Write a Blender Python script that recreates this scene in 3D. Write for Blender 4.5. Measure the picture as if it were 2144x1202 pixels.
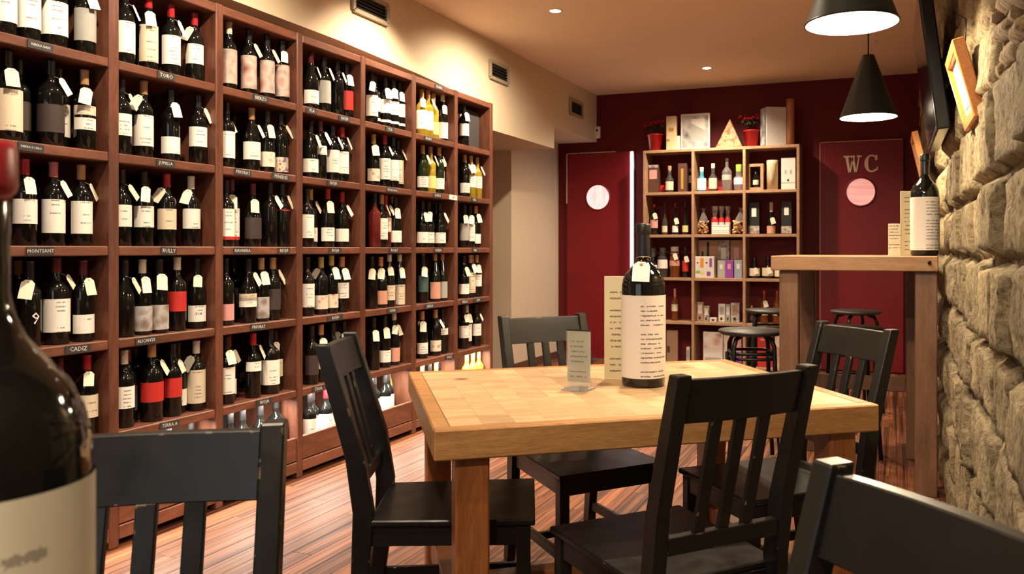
import bpy, bmesh, math, random
from mathutils import Vector, Matrix, noise as mnoise
for o in list(bpy.data.objects): bpy.data.objects.remove(o)
scene = bpy.context.scene
C = scene.collection
rnd = random.Random(7)
PI = math.pi
# ------------------------------------------------------------ camera, world, light
F, CX, HY, H = 1720.0, 1230.0, 522.5, 1.2          # focal length in px, principal point, eye height
TH = math.atan(639/1720); CT, ST = math.cos(TH), math.sin(TH)
cam_d = bpy.data.cameras.new('camera'); cam = bpy.data.objects.new('camera', cam_d); C.objects.link(cam)
cam.location = (0, 0, H); cam.rotation_euler = (PI/2, 0, TH)
cam_d.sensor_width = 36; cam_d.lens = 36*F/2144
cam_d.shift_x = -(CX-1072)/2144; cam_d.shift_y = -(601-HY)/2144
cam_d.clip_start = 0.02
cam_d.dof.use_dof = True; cam_d.dof.focus_distance = 3.2; cam_d.dof.aperture_fstop = 9.0
scene.camera = cam
w = bpy.data.worlds.new('world'); scene.world = w; w.use_nodes = True
w.node_tree.nodes['Background'].inputs[0].default_value = (1.0, 0.86, 0.70, 1)
w.node_tree.nodes['Background'].inputs[1].default_value = 0.05
vs = scene.view_settings
vs.view_transform = 'Standard'; vs.look = 'None'; vs.gamma = 1; vs.use_curve_mapping = False
vs.exposure = 1.3
WARM = (1.0, 0.80, 0.56); NEUT = (1.0, 0.90, 0.76); DAY = (0.86, 0.92, 1.0)
def lamp(kind, name, loc, energy, color, parent=None, **kw):
    d = bpy.data.lights.new(name, kind); d.energy = energy; d.color = color
    for k, v in kw.items():
        if k not in ('rot', 'aim'): setattr(d, k, v)
    o = bpy.data.objects.new(name, d); C.objects.link(o); o.location = loc
    if 'aim' in kw: o.rotation_euler = (Vector(kw['aim'])-Vector(loc)).to_track_quat('-Z', 'Y').to_euler()
    if parent: o.parent = parent
    return o
# daylight through the shop window behind the photographer
lamp('AREA', 'window_daylight', (-1.6, -1.75, 1.55), 5, DAY, shape='RECTANGLE', size=2.2, size_y=1.5, aim=(-1.6, 5, 1.2))

# ------------------------------------------------------------ pixel -> place helpers (used to read positions off the photograph)
def cw(X, D): return (X*CT-D*ST, X*ST+D*CT)
def P(x, y, z):
    D = (H-z)*F/(y-HY); return cw((x-CX)/F*D, D)
def dep(xw, yw): return -xw*ST+yw*CT
def on_y(x, yw):
    u = (x-CX)/F; D = yw/(u*ST+CT); return D*(u*CT-ST)
def on_x(x, xw):
    u = (x-CX)/F; D = xw/(u*CT-ST); return D*(u*ST+CT)
def zat(y, xw, yw): return H+(HY-y)/F*dep(xw, yw)

# ------------------------------------------------------------ materials
MATS = {}
class NT:
    def __init__(s, name):
        s.m = bpy.data.materials.new(name); s.m.use_nodes = True; s.t = s.m.node_tree
        s.b = s.t.nodes['Principled BSDF']; MATS[name] = s.m
    def n(s, typ, **kw):
        nd = s.t.nodes.new(typ)
        for k, v in kw.items():
            if k.startswith('i_'): nd.inputs[k[2:].replace('_', ' ')].default_value = v
            else: setattr(nd, k, v)
        return nd
    def l(s, a, b): s.t.links.new(a, b)
    def math(s, op, a, b=None, c=None):
        nd = s.t.nodes.new('ShaderNodeMath'); nd.operation = op
        for i, v in enumerate((a, b, c)):
            if v is None: continue
            if isinstance(v, (int, float)): nd.inputs[i].default_value = v
            else: s.l(v, nd.inputs[i])
        return nd.outputs[0]
    def coord(s, scale=(1, 1, 1), rand=True, kind='Object'):
        tc = s.n('ShaderNodeTexCoord'); out = tc.outputs[kind]
        if rand:
            oi = s.n('ShaderNodeObjectInfo'); r = s.math('MULTIPLY', oi.outputs['Random'], 37.0)
            a = s.n('ShaderNodeVectorMath', operation='ADD'); s.l(out, a.inputs[0]); s.l(r, a.inputs[1]); out = a.outputs[0]
        mp = s.n('ShaderNodeVectorMath', operation='MULTIPLY'); s.l(out, mp.inputs[0]); mp.inputs[1].default_value = scale
        return mp.outputs[0]
    def noise(s, vec, scale, detail=4, rough=.6, dist=0):
        nd = s.n('ShaderNodeTexNoise'); s.l(vec, nd.inputs['Vector'])
        nd.inputs['Scale'].default_value = scale; nd.inputs['Detail'].default_value = detail
        nd.inputs['Roughness'].default_value = rough; nd.inputs['Distortion'].default_value = dist
        return nd.outputs['Fac']
    def ramp(s, fac, stops, const=False):
        nd = s.n('ShaderNodeValToRGB'); cr = nd.color_ramp
        if const: cr.interpolation = 'CONSTANT'
        while len(cr.elements) < len(stops): cr.elements.new(0.5)
        for e, (p, c) in zip(cr.elements, stops): e.position = p; e.color = (*c, 1) if len(c) == 3 else c
        s.l(fac, nd.inputs[0]); return nd.outputs[0]
    def mix(s, fac, a, b, mode='MIX'):
        nd = s.n('ShaderNodeMix', data_type='RGBA', blend_type=mode)
        for v, i in ((fac, 0), (a, 6), (b, 7)):
            if isinstance(v, (int, float)): nd.inputs[i].default_value = v
            elif isinstance(v, tuple): nd.inputs[i].default_value = (*v, 1)
            else: s.l(v, nd.inputs[i])
        return nd.outputs[2]
    def vary(s, col, amt=.35, lo=None):
        oi = s.n('ShaderNodeObjectInfo'); hs = s.n('ShaderNodeHueSaturation')
        v = s.math('MULTIPLY_ADD', oi.outputs['Random'], amt, 1-amt/2 if lo is None else lo)
        s.l(v, hs.inputs['Value']); s.l(col, hs.inputs['Color']); return hs.outputs[0]
    def bump(s, h, strength=.3, dist=.01):
        b = s.n('ShaderNodeBump'); b.inputs['Strength'].default_value = strength; b.inputs['Distance'].default_value = dist
        s.l(h, b.inputs['Height']); s.l(b.outputs[0], s.b.inputs['Normal'])
    def col(s, c): s.l(c, s.b.inputs['Base Color'])
    def set(s, **kw):
        for k, v in kw.items(): s.b.inputs[k.replace('_', ' ')].default_value = v
        return s
def plain(name, c, rough=.5, metal=0, spec=.5, var=0, nz=.12, nscale=30, **kw):
    t = NT(name)
    f = t.noise(t.coord(), nscale, 3)
    col = t.mix(f, tuple(x*(1-nz) for x in c), tuple(min(1, x*(1+nz)) for x in c))
    if var: col = t.vary(col, var)
    t.col(col); t.set(Roughness=rough, Metallic=metal); t.b.inputs['Specular IOR Level'].default_value = spec
    for k, v in kw.items(): t.b.inputs[k.replace('_', ' ')].default_value = v
    return t.m
def wood(name, dark, light, stretch=(3, 22, 22), rough=.45, var=.3, bump=.15, knots=False, scale=1.0, pores=.25):
    t = NT(name); v = t.coord(stretch)
    a = t.noise(v, 1.2*scale, 6, .62, .8); b = t.noise(v, 9*scale, 4, .7)
    col = t.ramp(a, [(.28, dark), (.72, light)])
    g = t.ramp(b, [(.35, (1-pores,)*3), (.62, (1, 1, 1))])
    col = t.mix(1.0, col, g, 'MULTIPLY')
    if knots:
        k = t.n('ShaderNodeTexVoronoi'); t.l(t.coord((3.2, 3.2, 3.2)), k.inputs['Vector']); k.inputs['Scale'].default_value = 1.0
        kk = t.ramp(k.outputs['Distance'], [(.03, (.28, .2, .15)), (.11, (1, 1, 1))]); col = t.mix(1.0, col, kk, 'MULTIPLY')
    col = t.vary(col, var); t.col(col); t.set(Roughness=rough); t.bump(b, bump, .003); return t.m

wood('rack_wood', (.085, .028, .017), (.20, .072, .040), (14, 14, 2.5), .42, .25)
wood('rack_wood_h', (.10, .034, .020), (.23, .085, .048), (14, 2.5, 14), .42, .3)
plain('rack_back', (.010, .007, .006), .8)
t = NT('floor_wood'); v = t.coord((42, .55, 42)); a = t.noise(v, 1.0, 5, .6, .6); b = t.noise(v, 5, 4, .65); c = t.noise(t.coord((6, .5, 6)), 1.0, 3)
col = t.ramp(a, [(.36, (.042, .012, .0055)), (.47, (.155, .052, .023)), (.60, (.31, .120, .054))]); col = t.mix(1.0, col, t.ramp(b, [(.34, (.55, .5, .48)), (.56, (1, 1, 1))]), 'MULTIPLY'); col = t.mix(1.0, col, t.ramp(c, [(.3, (.7, .68, .66)), (.65, (1.15, 1.12, 1.1))]), 'MULTIPLY')
t.col(t.vary(col, .4)); t.set(Roughness=.46); t.b.inputs['Specular IOR Level'].default_value = .4; t.bump(b, .08, .002)
plain('subfloor', (.05, .025, .015), .8)
wood('table_wood', (.46, .27, .13), (.72, .50, .29), (3, 18, 18), .42, .34, .12, knots=True, pores=.2)
wood('table_edge', (.34, .155, .05), (.55, .29, .11), (2.5, 20, 20), .42, .15, .15, knots=True, pores=.3)
wood('table_leg', (.20, .062, .018), (.42, .15, .042), (18, 18, 2.2), .40, .15, .15, knots=True)
wood('bar_wood', (.12, .055, .028), (.22, .11, .06), (18, 18, 2.2), .5, .2, .15)
wood('bar_top', (.26, .13, .06), (.42, .23, .11), (2.2, 18, 18), .5, .2, .15, knots=True)
wood('shelf_oak', (.36, .20, .11), (.52, .32, .19), (12, 12, 12), .5, .1, .1)
wood('frame_orange', (.50, .17, .03), (.68, .27, .06), (12, 12, 12), .4, .1, .1)
wood('cork_brown', (.30, .16, .08), (.42, .25, .13), (20, 20, 20), .7)
def chair_paint():
    t = NT('chair_black'); f = t.noise(t.coord((1, 1, 1)), 14, 4)
    base = t.mix(f, (.006, .0055, .005), (.012, .0105, .0095))
    bv = t.n('ShaderNodeBevel', samples=2); bv.inputs['Radius'].default_value = .004
    ge = t.n('ShaderNodeNewGeometry'); d = t.n('ShaderNodeVectorMath', operation='DOT_PRODUCT')
    t.l(bv.outputs[0], d.inputs[0]); t.l(ge.outputs['Normal'], d.inputs[1])
    edge = t.math('LESS_THAN', d.outputs['Value'], .93)
    chip = t.math('GREATER_THAN', t.noise(t.coord((1, 1, 1)), 26, 3), .63)
    t.col(t.mix(t.math('MULTIPLY', edge, chip), base, (.42, .32, .20)))
    t.l(t.ramp(f, [(.3, (.28,)*3), (.8, (.44,)*3)]), t.b.inputs['Roughness']); t.b.inputs['Specular IOR Level'].default_value = .4; return t.m
chair_paint()
def plaster(name, c, bump=.08, sc=40):
    t = NT(name); v = t.coord(rand=False); f = t.noise(v, 1.3, 4); g = t.noise(v, sc, 5)
    t.col(t.mix(f, tuple(x*.92 for x in c), tuple(min(1, x*1.06) for x in c))); t.set(Roughness=.85); t.bump(g, bump, .004)
plaster('plaster_beige', (.66, .55, .40)); plaster('plaster_ceiling', (.88, .72, .55)); plaster('plaster_niche', (.62, .50, .38))
t = NT('wall_red'); v = t.coord(rand=False)
t.col(t.mix(t.noise(v, 2.2, 4), (.090, .0042, .0065), (.128, .0062, .009))); t.set(Roughness=.6); t.b.inputs['Specular IOR Level'].default_value = .25; t.bump(t.noise(v, 35, 4), .05, .003)
t = NT('door_red'); v = t.coord(rand=False)
t.col(t.mix(t.noise(v, 3, 5), (.15, .006, .010), (.22, .010, .016))); t.set(Roughness=.42); t.b.inputs['Specular IOR Level'].default_value = .3; t.bump(t.noise(v, 12, 5), .04, .004)
def stone(name, c1, c2, c3):  # rough pitted masonry
    t = NT(name); v = t.coord((1, 1, 1)); a = t.noise(v, 5, 8, .65); b = t.noise(v, 38, 8, .72); vo = t.n('ShaderNodeTexVoronoi'); t.l(v, vo.inputs['Vector']); vo.inputs['Scale'].default_value = 55
    col = t.ramp(a, [(.28, c1), (.5, c2), (.72, c3)])
    pits = t.ramp(b, [(.36, (.32, .25, .17)), (.53, (1, 1, 1))]); col = t.mix(1.0, col, pits, 'MULTIPLY')
    t.col(t.vary(col, .35)); t.set(Roughness=.92)
    h = t.math('ADD', t.math('MULTIPLY', b, 1.0), t.math('MULTIPLY', vo.outputs['Distance'], .35)); t.bump(h, .9, .022)
stone('stone_cream', (.17, .12, .065), (.33, .26, .15), (.46, .38, .23)); stone('brick_old', (.22, .13, .07), (.34, .23, .12), (.42, .32, .18)); stone('mortar', (.14, .10, .06), (.22, .17, .10), (.30, .24, .15))
# bottles and paper
def glassy(name, c, **kw):
    t = NT(name); f = t.noise(t.coord(), 3, 2); t.col(t.mix(f, c, tuple(x*1.5 for x in c))); t.set(Roughness=.07, **kw); t.b.inputs['IOR'].default_value = 1.52; return t.m
glassy('glass_dark', (.0045, .0045, .004)); glassy('glass_green', (.012, .018, .006)); glassy('glass_rose', (.16, .02, .02), Transmission_Weight=.3)
glassy('glass_yellow', (.62, .46, .05), Transmission_Weight=.55); glassy('glass_clear', (.75, .78, .78), Transmission_Weight=.9); glassy('glass_blue', (.10, .45, .62), Transmission_Weight=.6)
glassy('glass_amber', (.22, .06, .01), Transmission_Weight=.4); glassy('glass_grey', (.05, .045, .04), Transmission_Weight=.2)
glassy('window_glass', (.8, .85, .9), Transmission_Weight=1.0)
for n, c in dict(cap_k=(.012, .011, .012), cap_r=(.34, .012, .018), cap_d=(.10, .012, .018), cap_o=(.42, .22, .10), cap_p=(.45, .12, .13), cap_y=(.45, .33, .10), cap_w=(.62, .55, .46), cap_u=(.12, .012, .05), cap_s=(.52, .2, .12)).items():
    plain(n, c, .35)

def label_paper(name, c, ink):
    t = NT(name); tc = t.n('ShaderNodeTexCoord'); sp = t.n('ShaderNodeSeparateXYZ'); t.l(tc.outputs['Object'], sp.inputs[0]); oi = t.n('ShaderNodeObjectInfo'); R = oi.outputs['Random']
    y, z = sp.outputs[1], sp.outputs[2]; v = t.math('MULTIPLY_ADD', z, 62, t.math('MULTIPLY', R, 9)); row = t.math('FLOOR', v); fr = t.math('FRACT', v)
    rn = t.n('ShaderNodeTexWhiteNoise', noise_dimensions='2D'); cb0 = t.n('ShaderNodeCombineXYZ'); t.l(row, cb0.inputs[0]); t.l(t.math('MULTIPLY', R, 91), cb0.inputs[1]); t.l(cb0.outputs[0], rn.inputs['Vector'])
    wd = t.math('MULTIPLY', rn.outputs['Value'], .022)
    m = t.math('MULTIPLY', t.math('LESS_THAN', t.math('ABSOLUTE', y), wd), t.math('LESS_THAN', t.math('ABSOLUTE', t.math('SUBTRACT', fr, .5)), .17))
    cb = t.n('ShaderNodeCombineXYZ'); t.l(t.math('MULTIPLY', y, 420), cb.inputs[0]); t.l(t.math('MULTIPLY', row, 5.3), cb.inputs[1]); t.l(R, cb.inputs[2])
    m = t.math('MULTIPLY', m, t.math('GREATER_THAN', t.noise(cb.outputs[0], 1, 1), .45)); m = t.math('MULTIPLY', m, t.math('GREATER_THAN', rn.outputs['Value'], .52))
    col = t.mix(t.noise(t.coord(), 30, 3), tuple(x*.95 for x in c), c); col = t.vary(col, .16)
    t.col(t.mix(t.math('MULTIPLY', m, .7), col, ink)); t.set(Roughness=.7)
label_paper('paper_white', (.88, .85, .80), (.05, .04, .04)); label_paper('paper_cream', (.70, .60, .46), (.08, .05, .03)); plain('paper_tag', (.82, .76, .62), .75, var=.3, nz=.08, nscale=60)
plain('paper_grey', (.34, .34, .32), .7, var=.2); plain('paper_pink', (.62, .30, .30), .7); plain('paper_red', (.50, .025, .02), .5); plain('paper_salmon', (.60, .30, .22), .7)
plain('paper_yellow', (.66, .60, .22), .6); plain('paper_purple', (.16, .08, .22), .6); plain('paper_teal', (.05, .10, .09), .6); plain('paper_dark', (.045, .03, .028), .55); plain('paper_blue', (.28, .32, .42), .6)
def art(name, stops, sc=28):
    t = NT(name); vo = t.n('ShaderNodeTexVoronoi'); t.l(t.coord(), vo.inputs['Vector']); vo.inputs['Scale'].default_value = sc
    f = t.math('ADD', t.math('MULTIPLY', vo.outputs['Distance'], .6), t.math('MULTIPLY', t.noise(t.coord(), sc*1.1, 4), .5))
    t.col(t.ramp(f, stops)); t.set(Roughness=.6)
art('art_rosy', [(.2, (.14, .07, .06)), (.45, (.46, .26, .22)), (.6, (.58, .42, .38)), (.8, (.30, .25, .22))], 16)
art('art_print', [(.25, (.36, .05, .05)), (.4, (.62, .44, .34)), (.55, (.75, .68, .58)), (.75, (.72, .62, .5))], 30)
art('art_flower', [(.2, (.12, .05, .2)), (.38, (.5, .28, .06)), (.5, (.72, .66, .56)), (.7, (.2, .12, .25))], 40)
art('art_stone', [(.2, (.10, .08, .08)), (.45, (.28, .22, .2)), (.65, (.48, .46, .46)), (.85, (.25, .22, .22))], 20)
art('art_sketch', [(.2, (.06, .06, .065)), (.42, (.22, .22, .23)), (.6, (.42, .41, .41)), (.85, (.6, .58, .57))], 11)
art('art_sunset', [(.2, (.25, .15, .16)), (.42, (.55, .34, .30)), (.6, (.72, .62, .56)), (.85, (.8, .74, .7))], 9)
art('cookies', [(.15, (.28, .12, .04)), (.4, (.62, .36, .16)), (.6, (.75, .50, .27)), (.85, (.85, .66, .42))], 30)
art('pyramid', [(.15, (.16, .07, .03)), (.38, (.40, .22, .10)), (.52, (.52, .34, .19)), (.75, (.30, .10, .05))], 24)
art('foil_bag', [(.2, (.10, .08, .08)), (.5, (.30, .25, .24)), (.8, (.55, .50, .46))], 30)
def printed(name, paper, ink, lines, xm, zm, word=60, ruled=False):
    """flat print: broken lines of writing across local x, stacked down local z (metres)"""
    t = NT(name); tc = t.n('ShaderNodeTexCoord'); sp = t.n('ShaderNodeSeparateXYZ'); t.l(tc.outputs['Object'], sp.inputs[0])
    x, z = sp.outputs[0], sp.outputs[2]
    v = t.math('MULTIPLY', z, lines); row = t.math('FLOOR', v); fr = t.math('FRACT', v)
    wob = t.noise(t.coord((1, 1, 1), False), 260, 2)
    fr2 = t.math('MULTIPLY_ADD', wob, .5, t.math('SUBTRACT', fr, .25))
    band = t.math('MULTIPLY', t.math('GREATER_THAN', fr2, .36), t.math('LESS_THAN', fr2, .62))
    cb = t.n('ShaderNodeCombineXYZ'); t.l(t.math('MULTIPLY', x, word), cb.inputs[0]); t.l(t.math('MULTIPLY', row, 3.7), cb.inputs[1])
    wn = t.noise(cb.outputs[0], 1.0, 2); rn = t.n('ShaderNodeTexWhiteNoise', noise_dimensions='1D'); t.l(row, rn.inputs['W'])
    end = t.math('LESS_THAN', x, t.math('MULTIPLY_ADD', rn.outputs['Value'], (xm[1]-xm[0])*.45, xm[0]+(xm[1]-xm[0])*.52))
    m = t.math('MULTIPLY', band, t.math('GREATER_THAN', wn, .42)); m = t.math('MULTIPLY', m, end)
    m = t.math('MULTIPLY', m, t.math('GREATER_THAN', x, xm[0])); m = t.math('MULTIPLY', m, t.math('MULTIPLY', t.math('GREATER_THAN', z, zm[0]), t.math('LESS_THAN', z, zm[1])))
    m = t.math('MULTIPLY', m, t.math('GREATER_THAN', rn.outputs['Value'], .14))
    t.col(t.mix(t.math('MULTIPLY', m, .85), paper, ink)); t.set(Roughness=.6); return t.m
printed('menu_label', (.74, .68, .62), (.07, .06, .06), 66, (-.01, .075), (.03, .285))
printed('menu_card', (.66, .58, .38), (.14, .09, .06), 48, (-.045, .055), (.02, .31))
printed('menu_small', (.72, .67, .50), (.06, .05, .04), 62, (-.030, .034), (.035, .16), 90)
printed('menu_plain', (.72, .68, .56), (.30, .27, .22), 40, (-.03, .06), (.05, .28))
# sundry
plain('metal_black', (.012, .012, .012), .35, .6); plain('seat_black', (.018, .016, .015), .45); plain('chrome', (.7, .68, .65), .25, 1.0); plain('plastic_white', (.75, .73, .70), .4)
plain('vent_grey', (.34, .29, .21), .6); plain('vent_dark', (.015, .013, .011), .7); plain('plaque_black', (.035, .034, .036), .6); plain('chalk', (.62, .60, .58), .8); plain('shade_green', (.018, .022, .018), .45)
plain('shade_white', (.85, .82, .74), .5); plain('pot_red', (.55, .012, .018), .35); plain('leaf_red', (.60, .012, .03), .5); plain('leaf_green', (.04, .055, .02), .5); plain('brass', (.72, .56, .42), .55, 0)
plain('box_black', (.016, .017, .017), .45); plain('slate_board', (.055, .050, .053), .6); plain('box_brown', (.085, .035, .022), .5); plain('box_white', (.68, .64, .60), .5); plain('box_cream', (.66, .52, .33), .5); plain('copper', (.42, .17, .08), .4); plain('gold', (.55, .32, .06), .35, .4)
plain('box_red', (.50, .02, .02), .45); plain('tv_black', (.008, .008, .009), .2); plain('screen_dark', (.02, .02, .022), .1); plain('string_tan', (.45, .33, .2), .8); plain('kraft', (.36, .22, .14), .7); plain('orange_print', (.7, .25, .03), .6); plain('green_print', (.25, .45, .06), .5); plain('purple_print', (.25, .05, .35), .6); plain('baseboard_brown', (.10, .045, .028), .5)
def emis(name, c, s):
    t = NT(name); f = t.noise(t.coord(), 2, 1); t.l(t.mix(f, c, tuple(x*.97 for x in c)), t.b.inputs['Emission Color']); t.set(Emission_Strength=s); t.col(t.mix(f, c, c))
emis('bulb_glow', (1, .86, .62), 26); emis('spot_glow', (1, .88, .68), 22); emis('tube_glow', (.92, .98, 1.0), 2.6); emis('strip_glow', (1, .95, .86), 8); 
def lit(name, c1, c2, s, rot):
    t = NT(name); v = t.coord(rot, False); f = t.noise(v, 1.0, 2); col = t.ramp(f, [(.40, c1), (.46, c2), (.54, c1), (.62, c2)])
    t.l(col, t.b.inputs['Emission Color']); t.set(Emission_Strength=s, Roughness=.2); t.col(t.mix(.5, c1, c2))
lit('lit_window_pink', (.80, .30, .28), (1, .52, .46), .22, (1, 1, 16)); lit('lit_window_white', (.85, .52, .56), (1, .82, .84), .34, (14, 1, 4)); emis('day_sky', (.86, .92, 1), .22)
M = MATS

# ------------------------------------------------------------ mesh helpers
class MB:
    def __init__(s): s.v = []; s.f = []; s.mi = []; s.sm = []
    def add(s, vs, fs, mat=0, smooth=False, mx=None):
        o = len(s.v)
        s.v += [tuple(mx @ Vector(p)) if mx else tuple(p) for p in vs]
        s.f += [tuple(i+o for i in f) for f in fs]; s.mi += [mat]*len(fs); s.sm += [smooth]*len(fs); return s
    def box(s, a, b, mat=0, mx=None):
        x0, y0, z0 = a; x1, y1, z1 = b
        return s.add([(x0, y0, z0), (x1, y0, z0), (x1, y1, z0), (x0, y1, z0), (x0, y0, z1), (x1, y0, z1), (x1, y1, z1), (x0, y1, z1)],
                     [(0, 3, 2, 1), (4, 5, 6, 7), (0, 1, 5, 4), (1, 2, 6, 5), (2, 3, 7, 6), (3, 0, 4, 7)], mat, False, mx)
    def cbox(s, c, d, mat=0, mx=None): return s.box(tuple(c[i]-d[i]/2 for i in range(3)), tuple(c[i]+d[i]/2 for i in range(3)), mat, mx)
    def hexa(s, bot, top, mat=0):
        return s.add(list(bot)+list(top), [(3, 2, 1, 0), (4, 5, 6, 7), (0, 1, 5, 4), (1, 2, 6, 5), (2, 3, 7, 6), (3, 0, 4, 7)], mat)
    def lathe(s, prof, n=20, mat=0, a0=0, a1=2*PI, mx=None, smooth=True):
        full = abs(a1-a0-2*PI) < 1e-6; k = n if full else n+1; vs = []; fs = []
        for r, z in prof:
            for i in range(k):
                a = a0+(a1-a0)*i/n; vs.append((r*math.cos(a), r*math.sin(a), z))
        for j in range(len(prof)-1):
            for i in range(n):
                i2 = (i+1) % k if full else i+1
                fs.append((j*k+i, j*k+i2, (j+1)*k+i2, (j+1)*k+i))
        return s.add(vs, fs, mat, smooth, mx)
    def tube(s, pts, r, n=8, mat=0, closed=False, mx=None):
        pts = [Vector(p) for p in pts]; m = len(pts); vs = []; fs = []
        for i, p in enumerate(pts):
            if closed: d = pts[(i+1) % m]-pts[i-1]
            else: d = pts[min(i+1, m-1)]-pts[max(i-1, 0)]
            q = d.to_track_quat('Z', 'Y')
            for k in range(n):
                a = 2*PI*k/n; vs.append(tuple(p+q @ Vector((r*math.cos(a), r*math.sin(a), 0))))
        for i in range(m if closed else m-1):
            j = (i+1) % m
            for k in range(n): k2 = (k+1) % n; fs.append((i*n+k, i*n+k2, j*n+k2, j*n+k))
        if not closed: fs += [tuple(range(n-1, -1, -1)), tuple((m-1)*n+k for k in range(n))]
        return s.add(vs, fs, mat, True, mx)
    def prism(s, poly, z0, z1, mat=0, mx=None):
        n = len(poly)
        return s.add([(x, y, z0) for x, y in poly]+[(x, y, z1) for x, y in poly],
                     [tuple(range(n-1, -1, -1)), tuple(range(n, 2*n))]+[(i, (i+1) % n, n+(i+1) % n, n+i) for i in range(n)], mat, False, mx)
    def mesh(s, name, mats, bevel=0, seg=1):
        me = bpy.data.meshes.new(name); me.from_pydata(s.v, [], s.f)
        for m in mats: me.materials.append(M[m])
        me.polygons.foreach_set('material_index', s.mi); me.polygons.foreach_set('use_smooth', s.sm)
        if bevel:
            bm = bmesh.new(); bm.from_mesh(me)
            es = [e for e in bm.edges if len(e.link_faces) == 2 and e.calc_face_angle(0) > .6]
            bmesh.ops.bevel(bm, geom=es, offset=bevel, segments=seg, affect='EDGES', profile=.5, clamp_overlap=True)
            bm.to_mesh(me); bm.free()
        me.update(); return me
    def build(s, name, mats, parent=None, bevel=0, seg=1, loc=None, rotz=None):
        return link(name, s.mesh(name, mats if isinstance(mats, (list, tuple)) else [mats], bevel, seg), parent, loc, rotz)
def link(name, me, parent=None, loc=None, rotz=None):
    o = bpy.data.objects.new(name, me); C.objects.link(o)
    if parent: o.parent = parent
    if loc is not None: o.location = loc
    if rotz is not None: o.rotation_euler = (0, 0, rotz)
    return o
def tag(o, label=None, cat=None, group=None, kind=None):
    if label: o['label'] = label
    if cat: o['category'] = cat
    if group: o['group'] = group
    if kind: o['kind'] = kind
    return o
def thing(name, label, cat, loc=(0, 0, 0), rotz=0, group=None):
    o = bpy.data.objects.new(name, None); C.objects.link(o); o.empty_display_size = .05
    o.location = loc; o.rotation_euler = (0, 0, rotz); return tag(o, label, cat, group)
def struct(o, label): return tag(o, label, kind='structure')
def copy_tree(o, parent=None):
    c = o.copy(); C.objects.link(c); c.parent = parent
    for ch in list(o.children): copy_tree(ch, c)
    return c
def text_mb(txt, size, mat=0, mx=None, depth=.001, mb=None):
    cu = bpy.data.curves.new('txt', 'FONT'); cu.body = txt; cu.size = size; cu.extrude = depth; cu.align_x = 'CENTER'; cu.align_y = 'CENTER'; cu.resolution_u = 1
    ob = bpy.data.objects.new('txt', cu); me = bpy.data.meshes.new_from_object(ob)
    mb = mb or MB(); mb.add([v.co[:] for v in me.vertices], [tuple(p.vertices) for p in me.polygons], mat, False, mx)
    bpy.data.objects.remove(ob); bpy.data.meshes.remove(me); bpy.data.curves.remove(cu); return mb
def frame(o, ex, ey, ez):
    m = Matrix((ex, ey, ez)).transposed().to_4x4(); m.translation = Vector(o); return m
def facing_rot(fx, fd):                       # camera-plane heading -> rotation that turns local +Y that way
    wx, wy = cw(fx, fd); return math.atan2(-wx, wy)
# ------------------------------------------------------------ the room
CEIL, YB, XR, XF, YE = 2.889, 8.474, .27, -2.922, 5.727+.03
RD = .42
fl = struct(MB().box((-4.7, -2.1, -.06), (.6, YB+.1, -.013)).build('floor', 'subfloor'), 'reddish brown strip wood floor running towards the back wall')
PW, PL = .094, 1.28; cache = {}
col_i = 0; x = -3.55
while x < XR+.02:
    y = 1.55-(col_i*.47) % PL
    while y < YB:
        y0, y1 = max(y, 1.4), min(y+PL, YB)
        if y1-y0 > .1:
            L = round(y1-y0, 2)
            if L not in cache: cache[L] = MB().box((0, 0, -.013), (PW-.0016, L-.0018, 0)).mesh('plank', ['floor_wood'], .0012)
            link('plank', cache[L], fl, (x, y0, 0))
        y += PL
    x += PW; col_i += 1
struct(MB().box((-4.7, -2.1, CEIL), (.6, YB+.1, CEIL+.1)).build('ceiling', 'plaster_ceiling'), 'plain warm beige plaster ceiling with small downlights')
struct(MB().box((-3.6, YB, 0), (.6, YB+.12, CEIL)).build('wall_back', 'wall_red'), 'dark burgundy red painted back wall')
struct(MB().box((-3.5, -2.1, 0), (XF-RD-.02, YE-.06, 2.36)).build('wall_left', 'plaster_beige'), 'beige wall behind the wine rack')
struct(MB().box((-4.72, YE-.14, 0), (-4.6, 7.4, 2.3)).build('wall_passage', 'plaster_niche'), 'wall at the end of the side passage')
struct(MB().box((-4.6, 7.266, 0), (-3.493, YB+.1, 2.42)).build('wall_niche', 'plaster_niche'), 'pale beige wall stub between rack end and red door')
b = MB()
prof = [(-2.1, 2.43), (4.0, 2.425), (4.9, 2.40), (YE, 2.352), (YE, 2.167), (7.266, 2.167), (7.266, 2.377), (YB+.05, 2.377)]
b.prism([(y, z) for y, z in prof]+[(YB+.05, CEIL+.05), (-2.1, CEIL+.05)], 0, 1.6, 0, frame((-4.64, 0, 0), (0, 1, 0), (0, 0, 1), (1, 0, 0)))
struct(b.build('wall_bulkhead', 'plaster_beige'), 'beige ceiling bulkhead above the wine rack with air vents')
struct(MB().box((-3.493, 7.266, 0), (-3.478, YB, .075)).build('baseboard_left', 'baseboard_brown'), 'dark brown baseboard along the niche wall')
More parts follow.
